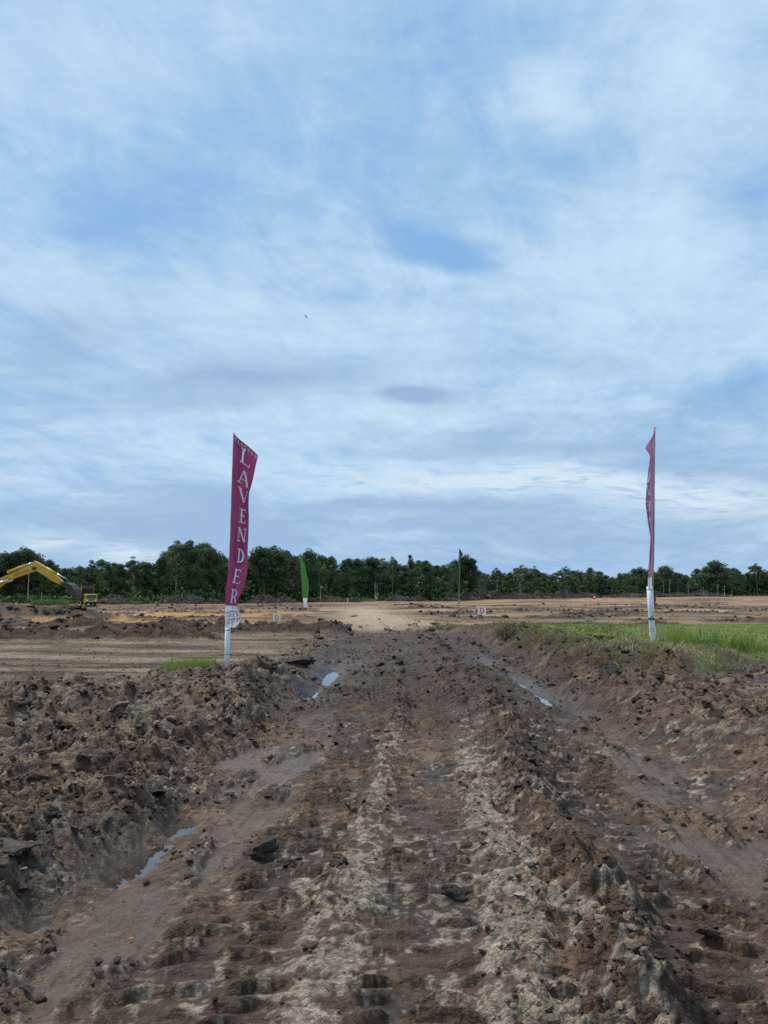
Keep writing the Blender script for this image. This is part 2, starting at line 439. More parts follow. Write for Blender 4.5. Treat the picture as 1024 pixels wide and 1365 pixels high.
    F = lerp(F, C(0.22, 0.125, 0.075), 0.8 * left * sstep(66, 84, y) * sstep(-0.4, 0.1, b2 + 0.1))
    F = lerp(F, C(0.40, 0.24, 0.115), 0.6 * sstep(90, 130, y) * sstep(-0.2, 0.3, b1) * (1 - left))
    vg = sstep(-0.1, 0.35, fbm(x * 0.12, y * 0.3, 3, 118)) * (1 - sstep(55, 75, y)) * sstep(1.5, 5, s)
    F = lerp(F, C(0.185, 0.165, 0.085), 0.65 * vg)
    path = np.exp(-(s / 2.3) ** 2) * (1 - sstep(90, 130, y))
    F = lerp(F, C(0.50, 0.37, 0.26), 0.85 * path * sstep(-0.45, 0.1, b2 + 0.25))
    col = lerp(col, F * 0.88, ff); wet = wet * (1 - ff)
    ph_ = np.exp(-((s + 0.2) / 2.2) ** 2) * sstep(31, 37, y + 2.0 * R['wv']) * (1 - sstep(72, 95, y)) * sstep(-0.6, 0.0, f3 + 0.25)
    col = lerp(col, C(0.52, 0.385, 0.275), 0.8 * ph_)
    # turned topsoil of the berms
    bm = np.clip(sstep(0.12, 0.35, R['berm']) + sstep(0.15, 0.4, R['mound']) + sstep(0.05, 0.18, R['farlump']), 0, 1)
    soil = lerp(np.repeat(C(0.055, 0.040, 0.034), n, 0), C(0.12, 0.087, 0.068), sstep(0.1, 0.6, f1 + 0.3))
    col = lerp(col, soil, bm * 0.92)
    # grown-over land at the edge of the clearing and under the trees
    edge = np.interp(x / np.maximum(y, 1), TL_A, TL_D)
    gb = sstep(-8, 0, y - (edge + 6 * R['wv']))
    col = lerp(col, C(0.075, 0.11, 0.035), gb)
    warm = (1 - ff)[:, None]
    col = col * (1 + warm * (np.array([0.79, 0.695, 0.615])[None, :] - 1))
    return np.clip(col, 0.01, 0.8), np.clip(wet, 0, 1)


# edge of the wood: distance along each bearing
TL_P = [-300, -150, 0, 120, 250, 380, 500, 620, 640, 800, 1000, 1200, 1400]
TL_A = [(p - 512) / 1030 for p in TL_P]
TL_D = [118, 120, 122, 124, 128, 146, 178, 192, 240, 285, 305, 315, 320]


# ------------------------------------------------------------------ materials
def new_mat(name):
    mt = bpy.data.materials.new(name); mt.use_nodes = True
    t = mt.node_tree
    b = t.nodes['Principled BSDF']
    return mt, t, b, smooth_nodes(t)


def plain(name, col, rough=0.6, var=0.25, scale=8.0, metal=0.0, spec=0.4, bump=0.0):
    mt, t, b, (N, L, m, vec, noise, mix, smooth) = new_mat(name)
    tc = N.new('ShaderNodeTexCoord')
    nz = noise(tc.outputs['Object'], scale, 6, 0.6, 0.3)
    dark = tuple(c * (1 - var) for c in col); lite = tuple(min(1, c * (1 + var)) for c in col)
    L.new(mix(smooth(nz, 0.3, 0.7), dark, lite), b.inputs['Base Color'])
    b.inputs['Roughness'].default_value = rough; b.inputs['Metallic'].default_value = metal
    b.inputs['Specular IOR Level'].default_value = spec
    if bump:
        bp = N.new('ShaderNodeBump'); bp.inputs['Strength'].default_value = bump; bp.inputs['Distance'].default_value = 0.02
        L.new(nz, bp.inputs['Height']); L.new(bp.outputs[0], b.inputs['Normal'])
    return mt


def earth_mat(name):
    mt, t, b, (N, L, m, vec, noise, mix, smooth) = new_mat(name)
    at_ = N.new('ShaderNodeAttribute'); at_.attribute_name = 'earth'
    wt_ = N.new('ShaderNodeAttribute'); wt_.attribute_name = 'wet'
    tc = N.new('ShaderNodeTexCoord'); co = tc.outputs['Object']
    n1 = noise(co, 45, 8, 0.75, 0.2); n2 = noise(co, 7, 5, 0.6, 0.3); n3 = noise(co, 130, 6, 0.7)
    k = m('ADD', 0.58, m('ADD', m('MULTIPLY', smooth(n1, 0.34, 0.66), 0.62), m('MULTIPLY', smooth(n2, 0.3, 0.7), 0.30)))
    wp = N.new('ShaderNodeVectorMath'); wp.operation = 'MULTIPLY_ADD'
    nzc = N.new('ShaderNodeTexNoise'); nzc.inputs['Scale'].default_value = 30; nzc.inputs['Detail'].default_value = 3; L.new(co, nzc.inputs['Vector'])
    L.new(nzc.outputs['Color'], wp.inputs[0]); wp.inputs[1].default_value = (0.05, 0.05, 0.05)
    stv = N.new('ShaderNodeVectorMath'); stv.operation = 'MULTIPLY'; stv.inputs[1].default_value = (0.55, 1.0, 1.0); L.new(co, stv.inputs[0]); L.new(stv.outputs[0], wp.inputs[2])
    vo = []
    for sc_ in (20.0, 52.0):
        v = N.new('ShaderNodeTexVoronoi'); v.inputs['Scale'].default_value = sc_; v.inputs['Randomness'].default_value = 1.0
        L.new(wp.outputs[0], v.inputs['Vector']); vo.append(v)
    cs = [N.new('ShaderNodeSeparateColor') for _ in vo]
    for c_, v in zip(cs, vo): L.new(v.outputs['Color'], c_.inputs[0])
    dryf = m('SUBTRACT', 1.0, m('MULTIPLY', wt_.outputs['Fac'], 0.9), clamp=True)
    k = m('MULTIPLY', k, m('ADD', 1.0, m('MULTIPLY', dryf, m('ADD', m('MULTIPLY', m('SUBTRACT', cs[0].outputs[0], 0.5), 0.45), m('MULTIPLY', m('SUBTRACT', cs[1].outputs[0], 0.5), 0.55)))))
    kc = N.new('ShaderNodeCombineColor')
    for i in range(3): L.new(k, kc.inputs[i])
    L.new(mix(1.0, at_.outputs['Color'], kc.outputs[0], 'MULTIPLY'), b.inputs['Base Color'])
    wet = wt_.outputs['Fac']
    rough = m('SUBTRACT', 0.92, m('MULTIPLY', wet, m('ADD', 0.40, m('MULTIPLY', n2, 0.25))))
    L.new(rough, b.inputs['Roughness'])
    b.inputs['Specular IOR Level'].default_value = 0.28
    bp = N.new('ShaderNodeBump'); bp.inputs['Distance'].default_value = 0.05
    L.new(m('SUBTRACT', 1.0, m('MULTIPLY', wet, 0.6)), bp.inputs['Strength'])
    crumb = m('ADD', m('MULTIPLY', vo[0].outputs['Distance'], -0.9), m('MULTIPLY', vo[1].outputs['Distance'], -0.45))
    L.new(m('ADD', crumb, m('ADD', m('MULTIPLY', n1, 0.6), m('MULTIPLY', n3, 0.3))), bp.inputs['Height'])
    L.new(bp.outputs[0], b.inputs['Normal'])
    return mt


def leaf_mat(name, dark, lite, trans=0.38, scale=0.6):
    mt, t, b, (N, L, m, vec, noise, mix, smooth) = new_mat(name)
    tc = N.new('ShaderNodeTexCoord')
    ge = N.new('ShaderNodeNewGeometry'); oi = N.new('ShaderNodeObjectInfo')
    n = noise(ge.outputs['Position'], scale, 5, 0.65)
    f = m('ADD', m('MULTIPLY', smooth(n, 0.35, 0.68), 0.7), m('MULTIPLY', ge.outputs['Random Per Island'], 0.3))
    c = mix(f, dark, lite)
    k = m('ADD', 0.6, m('MULTIPLY', oi.outputs['Random'], 0.8))
    kc = N.new('ShaderNodeCombineColor')
    for i in range(3): L.new(k, kc.inputs[i])
    L.new(mix(1.0, c, kc.outputs[0], 'MULTIPLY'), b.inputs['Base Color'])
    b.inputs['Roughness'].default_value = 0.6; b.inputs['Specular IOR Level'].default_value = 0.25
    tr = N.new('ShaderNodeBsdfTranslucent'); L.new(c, tr.inputs[0])
    ms = N.new('ShaderNodeMixShader'); ms.inputs[0].default_value = trans
    out = N['Material Output'] if 'Material Output' in N else N.new('ShaderNodeOutputMaterial')
    L.new(b.outputs[0], ms.inputs[1]); L.new(tr.outputs[0], ms.inputs[2]); L.new(ms.outputs[0], out.inputs['Surface'])
    return mt


M = {}
M['earth'] = earth_mat('earth')
M['bark'] = plain('bark', (0.075, 0.062, 0.050), 0.9, 0.4, 3)
M['pale_bark'] = plain('pale_bark', (0.30, 0.28, 0.24), 0.85, 0.3, 3)
M['dead_wood'] = plain('dead_wood', (0.12, 0.092, 0.078), 0.9, 0.45, 1.2)
M['leaf_dark'] = leaf_mat('leaf_dark', (0.042, 0.068, 0.034), (0.105, 0.150, 0.062))
M['leaf_mid'] = leaf_mat('leaf_mid', (0.055, 0.088, 0.038), (0.140, 0.200, 0.075))
M['leaf_grey'] = leaf_mat('leaf_grey', (0.065, 0.085, 0.050), (0.150, 0.185, 0.095))
M['grass'] = leaf_mat('grass', (0.19, 0.25, 0.05), (0.36, 0.46, 0.11), 0.3, 1.5)
M['leaf_grass'] = leaf_mat('edge_grass', (0.08, 0.12, 0.035), (0.19, 0.25, 0.08), 0.2, 0.5)
M['weed'] = leaf_mat('weed', (0.13, 0.14, 0.06), (0.27, 0.24, 0.12), 0.35, 1.5)
M['straw'] = plain('straw', (0.36, 0.27, 0.17), 0.85, 0.35, 5)
M['bamboo'] = plain('bamboo', (0.36, 0.27, 0.15), 0.55, 0.25, 6)
M['bamboo_green'] = plain('bamboo_green', (0.22, 0.22, 0.11), 0.55, 0.25, 6)
M['pvc'] = plain('pvc', (0.70, 0.72, 0.72), 0.38, 0.06, 4, spec=0.5)
M['black'] = plain('black_paint', (0.02, 0.02, 0.022), 0.5, 0.2)
M['red'] = plain('red_paint', (0.62, 0.03, 0.045), 0.5, 0.1)
M['cable'] = plain('cable_tie', (0.20, 0.21, 0.22), 0.5, 0.1)


def cloth_mat(name, col, trans):
    mt, t, b, (N, L, m, vec, noise, mix, smooth) = new_mat(name)
    tc = N.new('ShaderNodeTexCoord')
    nz = noise(tc.outputs['Object'], 3.0, 5, 0.6)
    c = mix(smooth(nz, 0.3, 0.7), tuple(v * 0.86 for v in col), tuple(min(1, v * 1.1) for v in col))
    L.new(c, b.inputs['Base Color']); b.inputs['Roughness'].default_value = 0.7
    b.inputs['Specular IOR Level'].default_value = 0.25; b.inputs['Sheen Weight'].default_value = 0.15
    wv = N.new('ShaderNodeTexNoise'); wv.inputs['Scale'].default_value = 14; L.new(tc.outputs['Object'], wv.inputs['Vector'])
    bp = N.new('ShaderNodeBump'); bp.inputs['Strength'].default_value = 0.25; bp.inputs['Distance'].default_value = 0.02
    L.new(wv.outputs['Fac'], bp.inputs['Height']); L.new(bp.outputs[0], b.inputs['Normal'])
    tr = N.new('ShaderNodeBsdfTranslucent'); L.new(c, tr.inputs[0])
    ms = N.new('ShaderNodeMixShader'); ms.inputs[0].default_value = trans
    L.new(b.outputs[0], ms.inputs[1]); L.new(tr.outputs[0], ms.inputs[2]); L.new(ms.outputs[0], N['Material Output'].inputs['Surface'])
    return mt


M['plum'] = cloth_mat('plum_cloth', (0.31, 0.052, 0.150), 0.3)
M['plum2'] = cloth_mat('plum_cloth_pale_backlit', (0.46, 0.19, 0.33), 0.35)  # paler copy of plum: backlit look of the twisted banner put into the colour
M['white_cloth'] = cloth_mat('white_cloth', (0.74, 0.74, 0.77), 0.30)
M['green_cloth'] = cloth_mat('green_cloth', (0.075, 0.215, 0.045), 0.30)
M['dgreen_cloth'] = cloth_mat('dark_green_cloth', (0.045, 0.12, 0.055), 0.20)
M['print'] = plain('white_print', (0.80, 0.77, 0.80), 0.6, 0.05)
M['print_grey'] = plain('grey_print', (0.16, 0.17, 0.24), 0.6, 0.15)
M['digger'] = plain('digger_yellow', (0.60, 0.36, 0.03), 0.42, 0.14, 3, spec=0.5)
M['truckpaint'] = plain('truck_yellow', (0.62, 0.45, 0.03), 0.4, 0.12, 3, spec=0.5)
M['steel'] = plain('dark_steel', (0.045, 0.042, 0.040), 0.6, 0.4, 4, metal=0.3)
M['chrome'] = plain('ram_chrome', (0.72, 0.73, 0.75), 0.2, 0.05, 4, metal=0.9)
M['rubber'] = plain('rubber', (0.025, 0.024, 0.023), 0.85, 0.3)
M['muddy_steel'] = plain('muddy_steel', (0.075, 0.058, 0.048), 0.85, 0.4, 4)
M['board'] = plain('sign_board', (0.90, 0.80, 0.76), 0.6, 0.05, 3)
M['bird'] = plain('bird_feather', (0.03, 0.035, 0.045), 0.7, 0.2)
mt, t, b, (N, L, m, vec, noise, mix, smooth) = new_mat('window_glass')
b.inputs['Base Color'].default_value = (0.03, 0.045, 0.055, 1); b.inputs['Roughness'].default_value = 0.06
M['glass'] = mt
mt, t, b, (N, L, m, vec, noise, mix, smooth) = new_mat('puddle_water')
b.inputs['Base Color'].default_value = (0.055, 0.042, 0.035, 1); b.inputs['Roughness'].default_value = 0.03
b.inputs['IOR'].default_value = 1.7; b.inputs['Specular IOR Level'].default_value = 0.5
tcw = N.new('ShaderNodeTexCoord')
bp = N.new('ShaderNodeBump'); bp.inputs['Strength'].default_value = 0.05; bp.inputs['Distance'].default_value = 0.01
L.new(noise(tcw.outputs['Object'], 6, 2, 0.5), bp.inputs['Height']); L.new(bp.outputs[0], b.inputs['Normal'])
M['water'] = mt


# ------------------------------------------------------------------ mesh helpers
def mesh_np(name, V, F, mat, smooth_=True):
    """V (n,3), F list/array of equal-sized faces"""
    V = np.asarray(V, dtype=np.float32); F = np.asarray(F, dtype=np.int32)
    me = bpy.data.meshes.new(name)
    k = F.shape[1]
    me.vertices.add(len(V)); me.vertices.foreach_set('co', V.ravel())
    me.loops.add(F.size); me.loops.foreach_set('vertex_index', F.ravel())
    me.polygons.add(len(F))
    me.polygons.foreach_set('loop_start', np.arange(len(F), dtype=np.int32) * k)
    me.polygons.foreach_set('use_smooth', np.full(len(F), smooth_, dtype=bool))
    me.update(calc_edges=True)
    me.materials.append(mat)
    return me


def link(name, me, parent=None, loc=None):
    o = bpy.data.objects.new(name, me); COL.objects.link(o)
    if parent is not None: o.parent = parent
    if loc is not None: o.location = loc
    return o


def tag(o, label, cat, group=None):
    o['label'] = label; o['category'] = cat
    if group: o['group'] = group
    return o


def thing(name, label, cat, loc=(0, 0, 0), rz=0.0, group=None):
    o = bpy.data.objects.new(name, None); COL.objects.link(o)
    o.empty_display_size = 0.2
    o.location = loc; o.rotation_euler = (0, 0, rz)
    return tag(o, label, cat, group)


class MB:
    def __init__(s): s.v, s.f = [], []

    def add(s, vs, fs):
        n = len(s.v); s.v += [tuple(p) for p in vs]; s.f += [tuple(i + n for i in f) for f in fs]; return s

    def box(s, c, d, mat=None):
        hx, hy, hz = d[0] / 2, d[1] / 2, d[2] / 2
        vs = [Vector((x, y, z)) for z in (-hz, hz) for y in (-hy, hy) for x in (-hx, hx)]
        if mat: vs = [mat @ p for p in vs]
        vs = [p + Vector(c) for p in vs]
        return s.add(vs, [(0, 2, 3, 1), (4, 5, 7, 6), (0, 1, 5, 4), (2, 6, 7, 3), (0, 4, 6, 2), (1, 3, 7, 5)])

    def tube(s, pts, rad, sides=8, cap=True):
        pts = [Vector(p) for p in pts]; n0 = len(s.v)
        for i, p in enumerate(pts):
            d = (pts[min(i + 1, len(pts) - 1)] - pts[max(i - 1, 0)]).normalized()
            a = d.cross(Vector((0, 1, 0)) if abs(d.y) < 0.9 else Vector((1, 0, 0))).normalized(); b = d.cross(a)
            r = rad[i] if isinstance(rad, (list, tuple)) else rad
            for k in range(sides):
                t = 2 * PI * k / sides
                s.v.append(tuple(p + a * (r * math.cos(t)) + b * (r * math.sin(t))))
        for i in range(len(pts) - 1):
            for k in range(sides):
                k2 = (k + 1) % sides
                s.f.append((n0 + i * sides + k, n0 + i * sides + k2, n0 + (i + 1) * sides + k2, n0 + (i + 1) * sides + k))
        if cap:
            s.f.append(tuple(n0 + k for k in range(sides))[::-1]); e = n0 + (len(pts) - 1) * sides
            s.f.append(tuple(e + k for k in range(sides)))
        return s

    def prism(s, poly, y0, y1):
        """extrude an (x,z) outline along y"""
        n = len(poly); n0 = len(s.v)
        for y in (y0, y1):
            s.v += [(p[0], y, p[1]) for p in poly]
        s.f.append(tuple(n0 + i for i in range(n))); s.f.append(tuple(n0 + n + i for i in range(n))[::-1])
        for i in range(n):
            j = (i + 1) % n
            s.f.append((n0 + i, n0 + n + i, n0 + n + j, n0 + j))
        return s

    def mesh(s, name, mat, smooth_=False, bevel=0.0):
        me = bpy.data.meshes.new(name)
        bm = bmesh.new()
        bv = [bm.verts.new(p) for p in s.v]
        for f in s.f:
            try: bm.faces.new([bv[i] for i in f])
            except ValueError: pass
        bmesh.ops.recalc_face_normals(bm, faces=bm.faces)
        if bevel:
            bmesh.ops.bevel(bm, geom=[e for e in bm.edges if e.is_manifold and e.calc_face_angle(0) > 0.6], offset=bevel, segments=2, affect='EDGES', profile=0.6)
        for f in bm.faces: f.smooth = smooth_
        bm.to_mesh(me); bm.free(); me.materials.append(mat)
        return me

    def build(s, name, mat, parent=None, smooth_=False, bevel=0.0):
        return link(name, s.mesh(name, mat, smooth_, bevel), parent)


# ------------------------------------------------------------------ ground
def ground_rows():
    r = list(np.arange(-14, -2, 0.5)) + list(np.arange(-2, 1.6, 0.12))
    y = 1.6
    while y < 900:
        r.append(y)
        k = 300 if y < 20 else (200 if y < 40 else (130 if y < 60 else (105 if y < 130 else 24)))
        y += y / k
    return np.array(r + [1500.0, 2600.0])


ys = ground_rows()
NC = 860
uu = np.linspace(-1, 1, NC)
ushape = 0.36 * uu + 0.64 * uu ** 3
wd = np.maximum(5.0, 0.80 * np.abs(ys) + 3.2)
X = (ushape[None, :] * wd[:, None] + np.interp(ys, RY, RX)[:, None] * np.clip(1 - np.abs(ys) / 60, 0, 1)[:, None] * 0.5).ravel()
Y = np.repeat(ys, NC)
R = regions(X, Y)
Z = height(X, Y, R)
RGB, WET = colour(X, Y, R)
nr = len(ys)
ii = (np.arange(nr - 1)[:, None] * NC + np.arange(NC - 1)[None, :]).ravel()
F = np.stack([ii, ii + 1, ii + NC + 1, ii + NC], 1)
gme = mesh_np('ground', np.stack([X, Y, Z], 1), F, M['earth'])


def set_attrs(me, rgb, wet):
    a = me.attributes.new('earth', 'FLOAT_COLOR', 'POINT')
    a.data.foreach_set('color', np.concatenate([rgb, np.ones((len(rgb), 1))], 1).astype(np.float32).ravel())
    b_ = me.attributes.new('wet', 'FLOAT', 'POINT')
    b_.data.foreach_set('value', wet.astype(np.float32))


set_attrs(gme, RGB, WET)
g_o = link('ground', gme); g_o['kind'] = 'structure'

# standing water in the ruts; the mud itself cuts its outline
for cx_, cy_, rx_, ry_, wz_ in ((-1.62, 5.0, 0.40, 1.25, -0.094), (-1.15, 16.0, 0.75, 4.2, WATER_Z), (2.62, 14.5, 0.62, 4.8, WATER_Z)):
    V = []; n = 40
    for i in range(n):
        a = 2 * PI * i / n
        V.append((cx_ + rx_ * math.cos(a), cy_ + ry_ * math.sin(a), wz_))
    me = bpy.data.meshes.new('puddle'); me.from_pydata(V, [], [tuple(range(n))]); me.materials.append(M['water'])
    o = link('puddle', me); o['kind'] = 'structure'


# ------------------------------------------------------------------ loose clods of earth
def ico(sub, seed, rough=0.35):
    bm = bmesh.new(); bmesh.ops.create_icosphere(bm, subdivisions=sub, radius=1.0)
    V = np.array([v.co[:] for v in bm.verts]); F = np.array([[v.index for v in f.verts] for f in bm.faces]); bm.free()
    r = np.random.default_rng(seed)
    V = V * (1 + (0.16 if sub < 3 else 0.03) * r.uniform(-1, 1, len(V)))[:, None]
    for _ in range(14):                                  # cut flat facets, as broken clay has
        d = r.normal(size=3); d /= np.linalg.norm(d); h = r.uniform(0.35, 0.85)
        k = V @ d
        V = V - np.where(k > h, k - h, 0)[:, None] * d[None, :]
    n = perlin(V[:, 0] * 1.7 + seed, V[:, 1] * 1.7 + V[:, 2] * 1.3, seed) + 0.5 * perlin(V[:, 0] * 4 + seed, V[:, 1] * 4 - V[:, 2] * 3.3, seed + 1)
    V = V * (1 + rough * n)[:, None]
    return V, F


def rot_mats(n, r):
    q = r.normal(size=(n, 4)); q /= np.linalg.norm(q, axis=1)[:, None]
    w_, x_, y_, z_ = q.T
    return np.stack([np.stack([1 - 2 * (y_ * y_ + z_ * z_), 2 * (x_ * y_ - z_ * w_), 2 * (x_ * z_ + y_ * w_)], 1),
                     np.stack([2 * (x_ * y_ + z_ * w_), 1 - 2 * (x_ * x_ + z_ * z_), 2 * (y_ * z_ - x_ * w_)], 1),
                     np.stack([2 * (x_ * z_ - y_ * w_), 2 * (y_ * z_ + x_ * w_), 1 - 2 * (x_ * x_ + y_ * y_)], 1)], 1)


def scatter(n_try, box, dens, size, sub, seed, sink=0.25):
    """returns V,F,rgb,wet of clods strewn where dens(x,y,R) is high; box is (ymin,ymax), sown evenly in view"""
    r = np.random.default_rng(seed)
    y = np.exp(r.uniform(math.log(box[0]), math.log(box[1]), n_try)); x = r.uniform(-0.66, 0.66, n_try) * (y + 1.2)
    Rg = regions(x, y); z = height(x, y, Rg)
    keep = r.uniform(size=n_try) < dens(x, y, Rg)
    keep &= z > WATER_Z + 0.02
    x, y, z = x[keep], y[keep], z[keep]
    Rk = {k: v[keep] for k, v in Rg.items()}
    rgb, wet = colour(x, y, Rk)
    n = len(x)
    sz = size(x, y, Rk, r)
    protos = [ico(sub, seed * 10 + i) for i in range(8)]
    Vs, Fs, Cs, Ws = [], [], [], []; off = 0
    which = r.integers(0, 8, n); RM = rot_mats(n, r)
    st = np.stack([r.uniform(0.8, 1.35, n), r.uniform(0.8, 1.35, n), r.uniform(0.45, 0.8, n)], 1)
    jit = r.uniform(0.62, 1.45, n)
    for k in range(8):
        i = np.where(which == k)[0]
        if not len(i): continue
        P, Fp = protos[k]
        V = np.einsum('nij,vj->nvi', RM[i], P) * (sz[i, None] * st[i])[:, None, :]
        V += np.stack([x[i], y[i], z[i] + sz[i] * (0.5 - sink)], 1)[:, None, :]
        nv = len(P)
        Fs.append((Fp[None] + (off + np.arange(len(i)) * nv)[:, None, None]).reshape(-1, 3)); off += nv * len(i)
        Vs.append(V.reshape(-1, 3)); Cs.append(np.repeat(rgb[i] * jit[i, None], nv, 0)); Ws.append(np.repeat(wet[i] * 0.6, nv))
    return np.concatenate(Vs), np.concatenate(Fs), np.concatenate(Cs), np.concatenate(Ws)


def stuff_clods(name, label, *a, **k):
    V, F, Cc, Wc = scatter(*a, **k)
    me = mesh_np(name, V, F, M['earth'], False); set_attrs(me, np.clip(Cc, 0.01, 0.7), Wc)
    o = link(name, me); o['kind'] = 'stuff'; o['label'] = label; o['category'] = 'earth clods'
    return len(F)


def d_small(x, y, Rg):
    d = np.clip(Rg['A'] * 9, 0, 1) * (1 - 0.8 * Rg['lane']) * (1 - 0.6 * np.exp(-((Rg['sw'] - 0.1) / 0.9) ** 2) * (y < 9))
    return np.clip(d * (0.35 + 0.9 * Rg['patch']), 0, 1) * (y < 40)


def d_big(x, y, Rg):
    return np.clip((Rg['Lclod'] * 0.7 + Rg['Rclod'] * 0.45 + np.clip(Rg['A'] - 0.06, 0, 1) * 5) * (0.3 + 0.9 * Rg['patch']), 0, 1) * (1 - Rg['lane'])


n_tri = stuff_clods('earth_crumbs', 'small crumbs of brown mud strewn over the road and its banks', 54000, (2.3, 40), d_small,
                    lambda x, y, Rg, r: np.minimum(r.lognormal(-4.2, 0.5, len(x)) * (0.70 + 0.06 * np.minimum(y, 16)), 0.05), 1, 301)
n_tri += stuff_clods('spoil_lumps', 'dark lumps of turned soil strewn over the far cleared field', 26000, (36, 125), lambda x, y, Rg: np.clip(Rg['farlump'] * 3.2 - .1, 0, 1) + .012,
                     lambda x, y, Rg, r: r.lognormal(-1.85, 0.5, len(x)) * np.interp(y, [40, 120], [.5, 0.95]), 1, 303, sink=0.35)
n_tri += stuff_clods('earth_clods', 'broken clods of brown earth heaped along both banks of the road', 13000, (2.8, 52), d_big,
                     lambda x, y, Rg, r: np.minimum(r.lognormal(-3.25, 0.42, len(x)) * np.interp(y, [4, 12, 26, 50], [.8, 1.0, 2.4, 5.0]), np.interp(y, [4, 14, 30, 50], [.08, .11, .2, .45])), 2, 302, sink=0.25)


def big_clod(px, py, D, size, rgb, label, name='mud_clod', seed=0, rz=0.0, cat='clod', sink=0.34, rough=0.25):
    p = at(px, py, D); z = gz(p.x, D)
    V, F = ico(4, 900 + seed, rough)
    V = V + 0.06 * np.stack([fbm(V[:, 0] * 5 + i * 9, V[:, 1] * 5 + V[:, 2] * 4, 3, 40 + i) for i in range(3)], 1)
    V = V * np.array(size)[None, :]
    me = mesh_np(name, V, F, M['earth'])
    n = fbm(V[:, 0] * 20 + seed, V[:, 1] * 20 + V[:, 2] * 17, 3, 77)
    set_attrs(me, np.clip(np.array(rgb)[None, :] * (1 + 0.5 * n[:, None]), 0.01, 0.6), np.full(len(V), 0.25))
    o = link(name, me, loc=(p.x, D, z + size[2] * (1 - 2 * sink) * 0.8)); o.rotation_euler = (0, 0, rz)
    return tag(o, label, cat)


DK, BR, PA = (0.068, 0.052, 0.043), (0.11, 0.08, 0.062), (0.26, 0.20, 0.145)
big_clod(350, 1138, 4.95, (0.17, 0.075, 0.05), (0.085, 0.066, 0.054), 'long dark wet clod lying across the left crawler track', seed=1, rz=0.75)
big_clod(604, 1205, 4.25, (0.11, 0.085, 0.05), (0.06, 0.046, 0.038), 'round dark clod on the pale strip of dry clay', seed=2)
big_clod(455, 1170, 4.6, (0.075, 0.065, 0.045), BR, 'small rough brown clod beside the pale crest of the track', seed=3)
big_clod(28, 1093, 5.2, (0.24, 0.20, 0.045), (0.15, 0.108, 0.078), 'flat cracked slab of dried clay above the puddle bank', 'clay_slab', 4, 0.2, 'clay slab', rough=0.2)
big_clod(12, 1165, 4.55, (0.20, 0.22, 0.05), (0.13, 0.095, 0.07), 'broken tilted slab of dried clay at the foot of the puddle bank', 'clay_slab', 5, 0.5, 'clay slab', rough=0.2)
big_clod(160, 972, 8.4, (0.13, 0.10, 0.09), PA, 'pale lump of dry clay on the cloddy left bank', 'clay_lump', 7, 0, 'clay lump')
big_clod(396, 888, 16.6, (0.42, 0.30, 0.13), (0.055, 0.045, 0.04), 'smooth dark slab of peat beside the far rut puddle', 'peat_slab', 8, 0.3, 'peat slab', rough=0.2)
big_clod(810, 893, 13.0, (0.20, 0.17, 0.15), PA, 'pale boulder of clay under the grassy right bank', 'clay_lump', 9, 0, 'clay lump')
big_clod(790, 948, 10.6, (0.14, 0.11, 0.10), (0.2, 0.15, 0.11), 'tan clay lump at the end of the right rut puddle', 'clay_lump', 10, 0, 'clay lump')
big_clod(215, 1035, 6.4, (0.13, 0.11, 0.09), BR, 'crumbling brown clod on the slope above the near puddle', seed=12)


